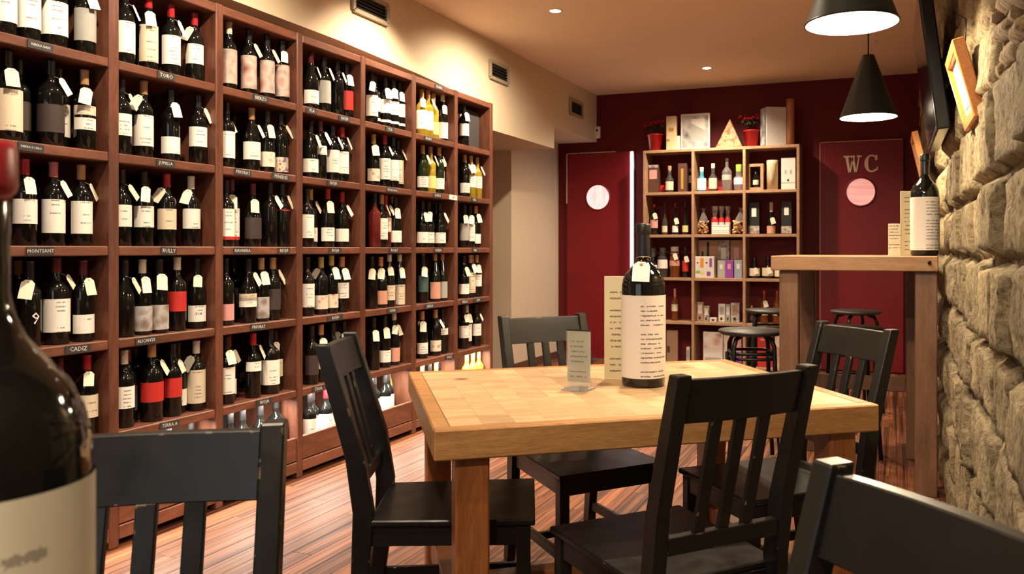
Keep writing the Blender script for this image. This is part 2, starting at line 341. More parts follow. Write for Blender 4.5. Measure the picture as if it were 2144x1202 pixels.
# front wall with the shop window behind the photographer
b = MB(); b.prism([(-3.4, 0), (.6, 0), (.6, .7), (-3.4, .7)], 0, .12, 0, frame((0, -2.0, 0), (1, 0, 0), (0, 0, 1), (0, -1, 0)))
struct(b.build('wall_front', 'plaster_beige'), 'low wall under the shop window')
struct(MB().box((-3.4, -2.12, 2.35), (.6, -2.0, CEIL)).build('wall_front_lintel', 'plaster_beige'), 'wall above the shop window')
b = MB(); b.box((-2.8, -2.05, .7), (-.4, -2.04, 2.35)); wn = struct(b.build('window_1', 'day_sky'), 'bright shop window behind the photographer')
for xx in (-2.8, -1.6, -.4): MB().box((xx-.04, -2.08, .7), (xx+.04, -2.0, 2.35)).build('window_mullion', 'metal_black', wn)
for x0, x1 in ((-3.4, -2.84), (-.36, .6)):
    struct(MB().box((x0, -2.12, .7), (x1, -2.0, 2.35)).build('wall_front_pier', 'plaster_beige'), 'wall pier beside the shop window')
# right wall of old stones
wr = struct(MB().box((XR+.005, -2.1, 0), (XR+.3, YB+.1, CEIL)).build('wall_right', 'mortar'), 'rough old stone wall with cream blocks and thin bricks')
sr = random.Random(3)
def stone_mesh(L, Hh, nu, nv, proud, mat, name, rough=1.0):
    seed = sr.random()*100; b = MB(); vs = []; fs = []; rnd_r = sr.uniform(.012, .03)*rough; tl = sr.uniform(-.05, .05), sr.uniform(-.06, .06)
    c4 = [(sr.uniform(-.02, .02), sr.uniform(-.016, .016)) for _ in range(4)] if rough > .9 else [(0, 0)]*4
    for j in range(nv+1):
        for i in range(nu+1):
            u, v = i/nu, j/nv
            ed = min(min(u, 1-u)*L, min(v, 1-v)*Hh)*(1+.5*mnoise.noise((u*5+seed, v*5, 3)))
            d = proud*(1 if ed > rnd_r else math.sqrt(max(0, 1-(1-max(ed, 0)/rnd_r)**2)))
            p3 = Vector((u*L+seed, v*Hh+seed, seed))
            nz = mnoise.noise(p3*5)*.009+mnoise.noise(p3*13)*.007+mnoise.noise(p3*31)*.006+(-.010 if mnoise.noise(p3*9+Vector((7, 0, 0))) > .38 else 0)
            nz = nz*rough+((u-.5)*L*tl[0]+(v-.5)*Hh*tl[1])
            jy = sum(c4[q][0]*wq for q, wq in enumerate(((1-u)*(1-v), u*(1-v), u*v, (1-u)*v))); jz = sum(c4[q][1]*wq for q, wq in enumerate(((1-u)*(1-v), u*(1-v), u*v, (1-u)*v)))
            vs.append((-(max(d+nz*min(1, ed/.012), -.004)), u*L+jy+mnoise.noise((v*Hh*14, seed, u*9))*.010*rough, v*Hh+jz+mnoise.noise((u*L*14, seed+9, v*9))*.010*rough))
    k = nu+1
    for j in range(nv):
        for i in range(nu): fs.append((j*k+i, (j+1)*k+i, (j+1)*k+i+1, j*k+i+1))
    b.add(vs, fs, 0, True)
    rim = [i for i in range(nu+1)]+[j*k+nu for j in range(1, nv+1)]+[nv*k+i for i in range(nu-1, -1, -1)]+[j*k for j in range(nv-1, 0, -1)]
    o = len(b.v); b.v += [(.02, vs[i][1], vs[i][2]) for i in rim]; n = len(rim)
    for q in range(n):
        b.f.append((rim[q], rim[(q+1) % n], o+(q+1) % n, o+q)); b.mi.append(0); b.sm.append(False)
    return b.mesh(name, [mat])
z = 0.0; course = 0
while z < CEIL-.05:
    hh = sr.uniform(.19, .27); hh = min(hh, CEIL-z)
    y = 1.05+sr.uniform(0, .2)
    while y < YB-.02:
        L = min(sr.uniform(.24, .46)*(1 if y < 5 else 1.3), YB-y)
        if L < .1: break
        if z+hh > 1.70 and z < 2.75 and y+L < 2.62 and y+L > 1.3:
            zz = z
            while zz < z+hh-.03:
                yy = y+sr.uniform(-.02, .02)
                while yy < y+L-.05:
                    l2 = min(sr.uniform(.18, .30), y+L-yy)
                    o = link('brick', stone_mesh(l2-.014, .052, 7, 3, sr.uniform(.012, .028), 'brick_old', 'brick', .35), wr, (XR, yy, zz+.01)); o.rotation_euler = (sr.uniform(.05, .14), 0, 0); yy += l2
                zz += .068
        else:
            link('stone', stone_mesh(L-.018, hh-.018, max(5, int(L/(.022 if y < 4 else .045))), max(4, int(hh/(.022 if y < 4 else .045))), sr.uniform(.022, .045), 'stone_cream', 'stone'), wr, (XR, y+.009, z+.009))
        y += L
    z += hh; course += 1
# doors in the red wall
def round_door(name, x0, x1, ytop, cx, cy, pane, label, lit_edge):
    a, c = on_y(x0, YB-.03), on_y(x1, YB-.03); zt = zat(ytop, a, YB-.03)
    cxw = on_y(cx, YB-.03); czw = zat(cy, cxw, YB-.03)
    r = .134
    n = 32; d = struct(MB().box((a, YB-.03, .012), (c, YB-.002, zt)).build(name, 'door_red', None, .003), label)
    fr_ = frame((cxw, YB-.030, czw), (1, 0, 0), (0, 0, 1), (0, -1, 0))
    MB().lathe([(0, .003), (r, .003), (r, -.004)], n, 0, mx=fr_, smooth=False).build('round_pane', pane, d)
    MB().lathe([(r-.002, .0), (r-.002, .008), (r+.012, .008), (r+.014, 0)], n, 0, mx=fr_).build('window_ring', 'door_red', d, 0)
    w_ = .010
    if lit_edge:
        MB().box((a-.004, YB-.040, zt-.55), (a+w_, YB-.028, zt+.004)).build('edge_strip', 'chrome', d)  # bright metal strips stand in for light along the door edge
        MB().box((a-.004, YB-.040, zt-.006), (a+(c-a)*.78, YB-.028, zt+.004)).build('edge_strip', 'chrome', d)
        MB().box((a, YB-.045, .0), (c, YB-.03, .014)).build('sill_strip', 'chrome', d)
    else:
        MB().box((a-.006, YB-.038, .02), (a+.006, YB-.028, zt+.006)).build('edge_strip', 'copper', d)
        MB().box((a-.006, YB-.038, zt-.004), (c+.006, YB-.028, zt+.006)).build('edge_strip', 'copper', d)
        MB().box((c-.004, YB-.038, .02), (c+.006, YB-.028, zt+.006)).build('edge_strip', 'door_red', d)
    return d, a, c, zt, cxw, czw
round_door('door_1', 1187, 1319, 322, 1252, 413, 'lit_window_white', 'red flush door with a small round lit window and strips for its lit edge', True)
d2, a2, c2, zt2, cx2, cz2 = round_door('door_2', 1717, 1890, 299, 1802, 402, 'lit_window_pink', 'dark red toilet door with pink round window and WC letters', False)
# the letters W and C, slab-serif, cut from sheet
def poly_letters():
    W = [[(-.5, .5), (-.22, .5), (-.10, -.12), (.0, .22), (.06, .5), (.20, .5), (.14, .20), (-.02, -.5), (-.16, -.5)][:0]]
    return W
lz = zat(343, cx2, YB-.03); lh = .165; lx = on_y(1786, YB-.03); lx2 = on_y(1817, YB-.03)
b = MB(); fr_ = frame((lx, YB-.030, lz), (1, 0, 0), (0, 0, 1), (0, -1, 0)); hw = .072
def stroke(b, p, q, w0, mx, w1=None):
    w1 = w1 or w0; b.prism([(p[0]-w0/2, p[1]), (p[0]+w0/2, p[1]), (q[0]+w1/2, q[1]), (q[0]-w1/2, q[1])], 0, .006, 0, mx)
h2 = lh/2
stroke(b, (-.034, -h2), (-.060, h2), .018, fr_, .030); stroke(b, (-.026, -h2), (-.004, h2*.75), .014, fr_, .012)
stroke(b, (.022, -h2), (-.004, h2*.95), .018, fr_, .030); stroke(b, (.030, -h2), (.058, h2), .014, fr_, .013)
for sx, ww in ((-.060, .058), (-.004, .046), (.058, .046)): b.prism([(sx-ww/2, h2-.016), (sx+ww/2, h2-.016), (sx+ww/2, h2), (sx-ww/2, h2)], 0, .0065, 0, fr_)
b.build('letter_w', 'brass', d2)
b = MB(); fr_ = frame((lx2+.035, YB-.030, lz), (1, 0, 0), (0, 0, 1), (0, -1, 0))
n = 26; ring = []; out = []; inn = []
for i in range(n+1):
    a = math.radians(48+(312-48)*i/n); out.append((.066*math.cos(a), (h2+.003)*math.sin(a))); tck = .014+.022*max(0, -math.cos(a)); inn.append(((.066-tck)*math.cos(a), (h2+.003-.016)*math.sin(a)))
for i in range(n): b.prism([out[i], out[i+1], inn[i+1], inn[i]], 0, .006, 0, fr_)
b.prism([(.030, .030), (.052, .030), (.052, h2), (.040, h2)], 0, .0065, 0, fr_); b.prism([(.040, -h2+.01), (.056, -h2+.02), (.056, -.035), (.048, -.035)], 0, .0065, 0, fr_)
b.build('letter_c', 'brass', d2)
# vertical tube light beside the red door
xa = on_y(1323, YB-.03)
o = thing('tube_light', 'tall thin vertical white light tube beside the red door', 'light', (xa, YB-.045, 0))
zt = zat(318, xa, YB-.04); MB().lathe([(0, zt), (.008, zt-.006), (.012, zt-.02), (.012, .08), (0, .08)], 12).build('tube', 'tube_glow', o)
MB().box((-.02, .015, .05), (.02, .045, zt+.01)).build('backing', 'plastic_white', o)
# dark grille on the red wall, sensor, ceiling detector
xg0, xg1 = on_y(1410, YB), on_y(1446, YB)
o = thing('wall_grille', 'small dark square grille on red wall above the bookcase', 'grille', ((xg0+xg1)/2, YB, zat(224, xg0, YB)))
hwid = (xg1-xg0)/2; MB().box((-hwid, -.012, -.08), (hwid, -.001, .08)).build('plate', 'wall_red', o, .002)
for i in range(5): MB().box((-hwid+.015, -.018, -.06+i*.028), (hwid-.015, -.012, -.048+i*.028)).build('slat', 'wall_red', o)
xs = on_y(1251, YB); zs = zat(278, xs, YB)
o = thing('alarm_sensor', 'small white alarm sensor in the corner of red wall', 'sensor', (xs+.01, YB-.002, zs))
MB().box((-.03, -.045, -.065), (.03, 0, .065)).build('housing', 'plastic_white', o, .012, 2); MB().lathe([(0, .004), (.012, .003), (.013, 0)], 12, mx=frame((0, -.045, .02), (1, 0, 0), (0, 0, 1), (0, -1, 0))).build('lens', 'vent_dark', o)
px, py = P(1835, 86, CEIL)
o = thing('ceiling_hook', 'tiny brass hook on the ceiling between pendant lamps', 'hook', (px, py, CEIL)); MB().tube([(0, 0, .002), (0, 0, -.03), (.012, 0, -.04), (.02, 0, -.03)], .003, 6).build('hook', 'brass', o); MB().lathe([(0, -.006), (.012, -.005), (.012, 0)], 12).build('plate', 'brass', o)
# air vents on the bulkhead
XB = -3.04
def vent(x0, x1, y0a, y1a, label):
    ya, yb = on_x(x0, XB), on_x(x1, XB); zt, zb = zat(y0a, XB, ya), zat(y1a, XB, ya)
    o = thing('air_vent', label, 'vent', (XB, (ya+yb)/2, (zt+zb)/2), 0, 'bulkhead air vents'); hl, hh = (yb-ya)/2, (zt-zb)/2
    MB().box((.001, -hl+.01, -hh+.01), (.004, hl-.01, hh-.01)).build('backing', 'vent_dark', o)
    for s in (-1, 1):
        MB().box((.001, -hl, s*hh-.014), (.022, hl, s*hh+.014)).build('frame_rail', 'vent_grey', o, .002); MB().box((.001, s*hl-.014, -hh), (.022, s*hl+.014, hh)).build('frame_rail', 'vent_grey', o, .002)
    n = max(4, int(hh*2/.028))
    for i in range(n):
        zz = -hh+.02+(2*hh-.04)*(i+.5)/n; MB().add([(.006, -hl+.01, zz), (.006, hl-.01, zz), (.018, hl-.01, zz-.012), (.018, -hl+.01, zz-.012), (.006, -hl+.01, zz+.002), (.006, hl-.01, zz+.002), (.018, hl-.01, zz-.010), (.018, -hl+.01, zz-.010)], [(0, 1, 2, 3), (7, 6, 5, 4), (0, 4, 5, 1), (2, 6, 7, 3)]).build('slat', 'vent_dark', o)
vent(737, 808, -22, 20, 'largest slatted air vent, nearest, cut off by the picture top'); vent(1024, 1061, 127, 161, 'middle small air vent on the beige bulkhead'); vent(1192, 1217, 207, 237, 'farthest small air vent near the red wall')
# ceiling downlights
def downlight(x, y, label, e=55, aim=None, spot=1.9):
    o = thing('ceiling_downlight', label, 'light', (x, y, CEIL), 0, 'recessed ceiling downlights')
    MB().lathe([(.036, -.002), (.040, -.006), (.050, -.006), (.052, 0)], 20).build('trim_ring', 'plastic_white', o)
    MB().lathe([(0, -.003), (.037, -.003)], 20, smooth=False).build('lamp_disc', 'spot_glow', o)
    l = lamp('SPOT', 'downlight_beam', (0, 0, -.02), e, WARM, o, spot_size=spot, spot_blend=.7, shadow_soft_size=.04)
    if aim: l.rotation_euler = (Vector(aim)-Vector((x, y, CEIL))).to_track_quat('-Z', 'Y').to_euler()
a = P(1163, 22, CEIL); downlight(a[0], a[1], 'lit ceiling downlight nearest the wine rack', 85, (-2.9, 5.6, .8), 2.5)
a = P(1480, 142, CEIL); downlight(a[0], a[1], 'lit ceiling downlight in front of the bookcase', 105, (-1.7, 7.5, 0), 2.5)
EXTRA = [(-2.50, 4.25, (-3.1, 4.3, 1.3), 62), (-2.12, 2.95, (-3.1, 3.1, 1.2), 62), (-2.12, 1.85, (-3.1, 2.2, 1.2), 66), (-1.2, 1.0, (-.9, 2.2, .6), 45), (-1.0, 3.3, (-1.0, 3.35, 0), 85), (-.10, -.45, (-.45, .6, .9), 95), (-1.15, 4.95, (-1.2, 5.6, 0), 110)]  # rack row inferred; others include unseen lamps added for ceiling bounce and foreground label
WORDS = ['second', 'third', 'fourth', 'fifth', 'sixth', 'seventh', 'eighth']
for i, (x, y, aim, e) in enumerate(EXTRA): downlight(x, y, 'ceiling downlight out of view, %s in a list with added fill lamps' % WORDS[i], e, aim)
# ------------------------------------------------------------ the wine rack
Y0, BAY, NB, PT = 2.425, .5503, 7, .045                  # post between first and second bay, bay length
def by(b): return Y0+(b-1)*BAY                          # near edge (post centre) of bay b, 0..7
ZS = [1.9635, 1.5885, 1.2135, .8385, .4635]; ST_ = .0385; ZTOP = 2.339; ZB = .10
rack = thing('wine_rack', 'long brown wooden wine rack filling the left wall', 'wine rack', (0, 0, 0))
pm = MB().box((XF-RD, -PT/2, 0), (XF, PT/2, ZTOP)).mesh('post', ['rack_wood'], .004)
for b_ in range(NB+1): link('post', pm, rack, (0, by(b_), 0))
sm_ = MB().box((XF-RD+.012, PT/2, -ST_), (XF-.004, BAY-PT/2, 0)).mesh('shelf', ['rack_wood_h'], .004)
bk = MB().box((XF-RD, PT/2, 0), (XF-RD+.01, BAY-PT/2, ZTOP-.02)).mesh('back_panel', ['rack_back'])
tp = MB().box((XF-RD, PT/2, ZTOP-.045), (XF-.002, BAY-PT/2, ZTOP-.003)).mesh('top_board', ['rack_wood_h'], .004)
fb = MB().box((XF-.024, PT/2, .09), (XF-.004, BAY-PT/2, .215)).mesh('bin_board', ['rack_wood_h'], .004)
kb = MB().box((XF-.014, PT/2, .03), (XF-.001, BAY-PT/2, .086)).mesh('kick_board', ['rack_wood_h'], .003)
bs_ = MB().box((XF-RD+.012, PT/2, .06), (XF-.024, BAY-PT/2, ZB)).mesh('bin_floor', ['rack_wood_h'], .002)
le = MB().box((XF-.06, .08, -.0015), (XF-.035, BAY-.08, .002)).mesh('light_strip', ['strip_glow'])
PLQ = {  # (bay, shelf): [(pixel span on the shelf edge, words)]
 (0, 0): [(58, 112, 'RIBERA BAIX')], (0, 1): [(38, 92, 'RIBERA DUERO')], (0, 2): [(56, 113, 'MONTSANT')], (0, 3): [(137, 190, 'CADIZ')],
 (1, 0): [(330, 366, 'TORO')], (1, 1): [(328, 366, 'JUMILLA')], (1, 2): [(337, 370, 'RULLY')], (1, 3): [(284, 328, 'ALICANTE')], (1, 4): [(335, 375, 'TERRA A')],
 (2, 0): [(530, 562, 'BIERZO')], (2, 1): [(491, 526, 'PRIORAT'), (570, 606, 'PENEDES')], (2, 2): [(490, 525, 'NAVARRA'), (582, 607, 'RIOJA')], (2, 3): [(525, 558, 'PRIORAT')], (2, 4): [(537, 570, 'RIOJA')],
 (3, 0): [(642, 664, 'PLA'), (710, 733, 'RIOJA')], (3, 1): [(686, 710, 'RIOJA')], (3, 2): [(689, 715, 'RIOJA')], (3, 3): [(686, 718, 'RIOJA')], (3, 4): [(655, 678, 'CAVA')],
 (4, 0): [(808, 826, 'PLA')], (4, 1): [(810, 832, 'CATALUNYA')], (4, 2): [(815, 836, 'ROSAT')], (4, 3): [(810, 833, 'CAVA')],
 (5, -1): [(911, 928, 'BLANC')], (5, 0): [(889, 906, 'BLANC')], (5, 1): [(908, 925, 'RUEDA'), (941, 957, 'w')], (5, 2): [(909, 927, 'RUEDA')], (5, 3): [(890, 910, 'ALELLA')], (5, 4): [(932, 950, 'DOLC')],
 (6, 1): [(987, 1000, 'RIAS')], (6, 2): [(989, 1001, 'RIAS')], (6, 3): [(966, 980, 'ALELLA'), (992, 1010, 'GAVI')]}
def plaque(parent, b_, zloc, x0, x1, txt):
    ya, yb = on_x(x0, XF), on_x(x1, XF); L = yb-ya; white = txt == 'w'; hgt = .034 if white else .030
    q = MB().cbox((0, 0, 0), (.003, L, hgt)); q = q
    if not white: text_mb(txt, min(.024, L*1.45/max(3, len(txt))), 1, frame((.0016, 0, 0), (0, 1, 0), (0, 0, 1), (1, 0, 0)), .0004, q)
    else: text_mb('Novel', .014, 1, frame((.0016, 0, 0), (0, 1, 0), (0, 0, 1), (1, 0, 0)), .0004, q)
    o = q.build('name_plaque', ['paper_white', 'plaque_black'] if white else ['plaque_black', 'chalk'], parent); o.location = (XF-.0005, (ya+yb)/2-by(b_), zloc); o.rotation_euler = (rnd.uniform(-.05, .05), 0, 0); return o
for b_ in range(NB):
    y = by(b_)
    for k, zt in enumerate(ZS):
        s_ = link('shelf', sm_, rack, (0, y, zt))
        for x0, x1, tx in PLQ.get((b_, k), []): plaque(s_, b_, -ST_/2, x0, x1, tx)
        if k == 4:
            link('light_strip', le, s_, (0, 0, -ST_-.0005))
    link('back_panel', bk, rack, (0, y, 0)); t_ = link('top_board', tp, rack, (0, y, 0))
    for x0, x1, tx in PLQ.get((b_, -1), []): plaque(t_, b_, ZTOP-.024, x0, x1, tx)
    link('bin_board', fb, rack, (0, y, 0)); link('kick_board', kb, rack, (0, y, 0)); link('bin_floor', bs_, rack, (0, y, 0))
    lamp('AREA', 'bin_light', (XF-.048, y+BAY/2, .4635-ST_-.010), 2.8, (1, .93, .80), rack, shape='RECTANGLE', size=.36, size_y=.02, aim=(XF-.10, y+BAY/2, .1))
# ---- bottle kinds: profile (r, z) bottom to top, neck radius, capsule length
def prof_bord(r, h, nr): return [(0, .002), (r-.004, 0), (r, .005), (r, h*.60), (r*.97, h*.635), (r*.86, h*.67), (r*.62, h*.705), (nr*1.12, h*.745), (nr, h*.79), (nr, h*.985), (nr*.9, h), (0, h)]
def prof_burg(r, h, nr): return [(0, .002), (r-.004, 0), (r, .005), (r, h*.47), (r*.97, h*.52), (r*.84, h*.60), (r*.62, h*.68), (nr*1.2, h*.77), (nr, h*.83), (nr, h*.985), (nr*.9, h), (0, h)]
def prof_flute(r, h, nr): return [(0, .002), (r-.004, 0), (r, .005), (r, h*.42), (r*.93, h*.52), (r*.72, h*.66), (nr*1.15, h*.82), (nr, h*.88), (nr, h*.985), (nr*.9, h), (0, h)]
KIND = {'b': (prof_bord, .0382, .318, .0146), 'g': (prof_burg, .0408, .314, .0146), 'f': (prof_flute, .0365, .331, .0142), 't': (prof_bord, .0370, .328, .0146), 'm': (prof_bord, .0455, .331, .0162)}
CACHE = {}
def cm(key, fn):
    if key not in CACHE: CACHE[key] = fn()
    return CACHE[key]
def body_mesh(k, gl): 
    f, r, h, nr = KIND[k]; return cm(('body', k, gl), lambda: MB().lathe(f(r, h, nr), 18).mesh('bottle_glass', [gl]))
def cap_mesh(k, c):
    f, r, h, nr = KIND[k]; n = nr+.0009; L = .058
    return cm(('cap', k, c), lambda: MB().lathe([(n*.98, h-L), (n, h-L+.001), (n*.97, h-.012), (n*1.05, h-.009), (n*1.05, h-.001), (n*.95, h+.0012), (0, h+.0014)], 14).mesh('capsule', ['cap_'+c]))
def label_mesh(k, z0, z1, mat, arc=190):
    f, r, h, nr = KIND[k]; a = math.radians(arc)/2; rr = r+.0007
    return cm(('lab', k, z0, z1, mat, arc), lambda: MB().lathe([(rr, z0), (rr, z1)], 14, 0, -a, a).mesh('label', [mat]))
def tag_mesh(v):
    def mk():
        r = random.Random(v); wd, ht = r.uniform(.034, .044), r.uniform(.056, .074); c = wd*.28; n = 8
        poly = [(-wd/2, 0), (wd/2, 0), (wd/2, ht-c), (wd/2-c, ht), (-wd/2+c, ht), (-wd/2, ht-c)]
        b = MB(); b.prism(poly, -.0004, .0004, 0, frame((0, 0, -ht), (0, 1, 0), (0, 0, 1), (1, 0, 0)))
        b.lathe([(.0, .0008), (.0035, .0006)], 8, 1, mx=frame((.0003, 0, -.009), (0, 1, 0), (0, 0, 1), (1, 0, 0)))
        b.tube([(0, 0, -.009), (-.010, .004, .004), (-.018, .002, .012)], .0007, 4, 1)
        return b.mesh('price_tag', ['paper_tag', 'string_tan'])
    return cm(('tag', v), mk)
# label presets: list of (z0, z1, material)
LAB = {'W': [(.045, .165, 'paper_white')], 'X': [(.035, .178, 'paper_cream')], 'm': [(.075, .160, 'paper_white')], 'n': [(.070, .155, 'paper_cream')], 'l': [(.030, .100, 'paper_white')], 'h': [(.125, .170, 'paper_white')],
 'D': [(.030, .045, 'paper_white'), (.085, .165, 'paper_white')], 'P': [(.022, .095, 'paper_pink')], 'R': [(.080, .160, 'paper_red')], 'Q': [(.045, .15, 'paper_red')], 'G': [(.05, .17, 'paper_grey')], 'E': [(.045, .195, 'art_rosy')], 'C': [(.028, .100, 'art_print')], 'F': [(.012, .085, 'art_flower')],
 'S': [(.015, .115, 'art_stone')], 'B': [(.05, .15, 'paper_dark')], 'T': [(.07, .175, 'paper_teal')], 'Y': [(.03, .11, 'paper_yellow')], 'V': [(.05, .11, 'paper_purple')], 'U': [(.06, .13, 'paper_blue')], 'O': [(.02, .10, 'paper_salmon')], 'o': [(.04, .165, 'paper_salmon')], 'K': [(.005, .178, 'paper_cream')], 'A': [(.09, .17, 'art_print')], 'H': [(.075, .120, 'paper_white'), (.130, .165, 'paper_cream')], 'r': [(.03, .045, 'paper_red'), (.045, .170, 'paper_white')], 'N': [(.188, .194, 'paper_red')], '-': []}
LW = {'W': 'tall white label', 'X': 'tall cream label', 'm': 'white label', 'n': 'cream label', 'l': 'low white label', 'h': 'narrow high label', 'D': 'double white label', 'P': 'pink label', 'R': 'red label', 'Q': 'red label', 'G': 'grey label', 'E': 'rosy picture wrap', 'C': 'printed label', 'F': 'flowery label', 'S': 'stony grey label', 'B': 'dark label', 'T': 'teal label', 'Y': 'yellow label', 'V': 'purple label', 'U': 'bluish label', 'O': 'salmon label', 'o': 'salmon label', 'K': 'cream wrap', 'A': 'picture label', 'H': 'stacked labels', 'r': 'red-edged white label', 'N': 'thin red lettering', '-': 'no label'}
CWD = {'k': 'black', 'r': 'red', 'd': 'maroon', 'o': 'tan', 'p': 'pinkish', 'y': 'gold', 'w': 'pale', 'u': 'purple', 's': 'salmon'}
GL = {'b': 'glass_dark', 'g': 'glass_dark', 'f': 'glass_dark', 't': 'glass_dark', 'm': 'glass_dark'}
ORD = ['leftmost', 'second', 'third', 'fourth', 'fifth', 'sixth', 'seventh', 'eighth']
ROW = ['top row', 'second row', 'third row', 'fourth row', 'fifth row', 'bottom row']
BAYW = ['first', 'second', 'third', 'fourth', 'fifth', 'sixth', 'seventh']
GLW = {'glass_yellow': 'yellow', 'glass_rose': 'rose', 'glass_green': 'green'}
# per cell: 'pixel-x cap label tag shape[glass]' ; tag: . none, c front, l left, r right
CELLS = {
(0,0): '9kW.b 60kWrb 113kWcm 142kG.b 178kGcb', (0,1): '16kXcm 60kB.b 106kBrm 145kW.b 177oHcb', (0,2): '52rmcb 112pWrb 170oWrb', (0,3): '62k-cb 118dWrm 174dlcb', (0,4): '100kmcb 140d-.b 183rncb',
(0,5): '120k-.b 180km.b',
(1,0): '262kWrt 311rXct 358rWrb 407rmlb', (1,1): '254kmrb 301oWlt 357klcb 415kmrb', (1,2): '254kmrb 301kmcb 349rnlb 400wmlb', (1,3): '260k-rg 298wScb 333kScb 371wR.t 416klcb', (1,4): '260wm.b 286dB.b 318oRrm 361kRrb 388kl.b 411wXlb',
(1,5): '268kW.b 310kW.b 352kW.b 400kW.b',
(2,0): '479wE.t 521kErt 559kErt 596kEct', (2,1): '474kW.b 494kmrg 527omrg 559kCcb 588kFrb', (2,2): '473kr.b 496urct 529dBcg 565k-rt 597kNrt', (2,3): '472kP.b 491uPcg 519kHrg 547oScb 571oBrb 594oTrb', (2,4): '474kWcb 495rlrb 530rhrb 566kW.m 594kncb',
(2,5): '482k-.b 508k-.b 545kW.b 581k-.m',
(3,0): '651dlrg 678kGrb 706k-rb 730kQcb', (3,1): '650klrg 670dhrt 696kWrb 716rWrb 738rWrb', (3,2): '642kW.b 660yCrb 686rlct 716rlrb', (3,3): '643kW.b 655kh.b 672yClb 694yCct 716smcb 741k-ct', (3,4): '652kB.b 672oncb 697kW.b 720kmcb 744k-cb',
(3,5): '648kW.b 664kW.b 682rW.b 702kW.b 725kW.b',
(4,0): '778kWcb 792kD.b 806kDcb 823kDcb 842kDcb', (4,1): '782yCcb 805rWrt 823kW.t 842kXrb', (4,2): '784k-.tglass_rose 799oWrt 814rArtglass_rose 828klcb 842omcf', (4,3): '778k-cb 797sOcg 815wncf 838wKcf', (4,4): '782k-cb 805klcb 825wOcf 846wncf',
(4,5): '777kW.b 791kW.b 806kW.b 822kW.b 842yK.fglass_yellow',
(5,0): '883yWcbglass_yellow 896oWrtglass_yellow 907yY.bglass_yellow 917sGrbglass_rose 927wWcf 942kWcb', (5,1): '885ylrbglass_green 901oYrbglass_yellow 919olrtglass_green 937wmcb', (5,2): '884klcg 897klcg 921klrg 940k-rb', (5,3): '885kTcb 897yW.f 911oo.f 926oG.f 940wW.f', (5,4): '884olcb 894kmcb 912oCrb 927kh.b 942k-rb',
(5,5): '884y-.g 899k-.b 913yY.bglass_yellow 928k-.g',
(6,0): '971kmcb 979kncb', (6,1): '973olrb 986ymcbglass_yellow 999omrbglass_yellow 1012klcbglass_green', (6,2): '972kGcb 984kWcb 996olcb 1009kUcb', (6,3): '971klcg 985oXcb 998omcb 1010wVcb', (6,4): '971kmcb 983wWcb 997kmrb 1010kW.b',
(6,5): '977yY.bglass_yellow 990yY.bglass_yellow 1006yY.bglass_yellow'}
import re
LAST = [None]
def make_bottle(loc, kind, cap, lab, tg, gl, label, rot, group):
    o = thing('wine_bottle', label, 'bottle', loc, rot, group); LAST[0] = o
    if gl == 'glass_yellow' and lab == 'K': lab = '-'
    link('bottle_glass', body_mesh(kind, gl), o); link('capsule', cap_mesh(kind, cap), o)
    f, r, h, nr = KIND[kind]
    sc = h/.300 if kind != 'm' else 1.05
    for z0, z1, mt in LAB[lab]:
        lim = h*(.60 if f is prof_bord else .47 if f is prof_burg else .42)
        if lab == 'K': link('label', label_mesh(kind, .006, round(lim-.004, 3), mt, 359), o); continue
        a_, b_2 = round(z0*sc, 3), round(z1*sc, 3)
        if b_2 > lim-.004: d_ = min(b_2-(lim-.004), max(0, a_-.02)); a_ -= d_; b_2 = min(b_2-d_, lim-.004)
        link('label', label_mesh(kind, round(a_, 3), round(b_2, 3), mt, 175 if lab not in 'E' else 300), o)
    if tg != '.':
        t_ = link('price_tag', tag_mesh(rnd.randrange(6)), o)
        zt = h*(.775 if f is prof_bord else .745 if f is prof_burg else .75)
        off = {'c': rnd.uniform(-.25, .25), 'l': -.75, 'r': .8}[tg]; rad = r*.82
        t_.location = (rad*math.cos(off), rad*math.sin(off), zt+rnd.uniform(-.004, .012))
        t_.rotation_euler = (rnd.uniform(-.15, .15)+(off*.5), -.26-rnd.uniform(0, .1), off)
        t_.rotation_mode = 'XYZ'
    return o
NBOT = 0; GAPS = {}; PRINT = {(0, 3, '62'): ('9', .062, .105, 'paper_white', .35), (1, 3, '416'): ('PUR', .016, .068, 'plaque_black', -.1)}
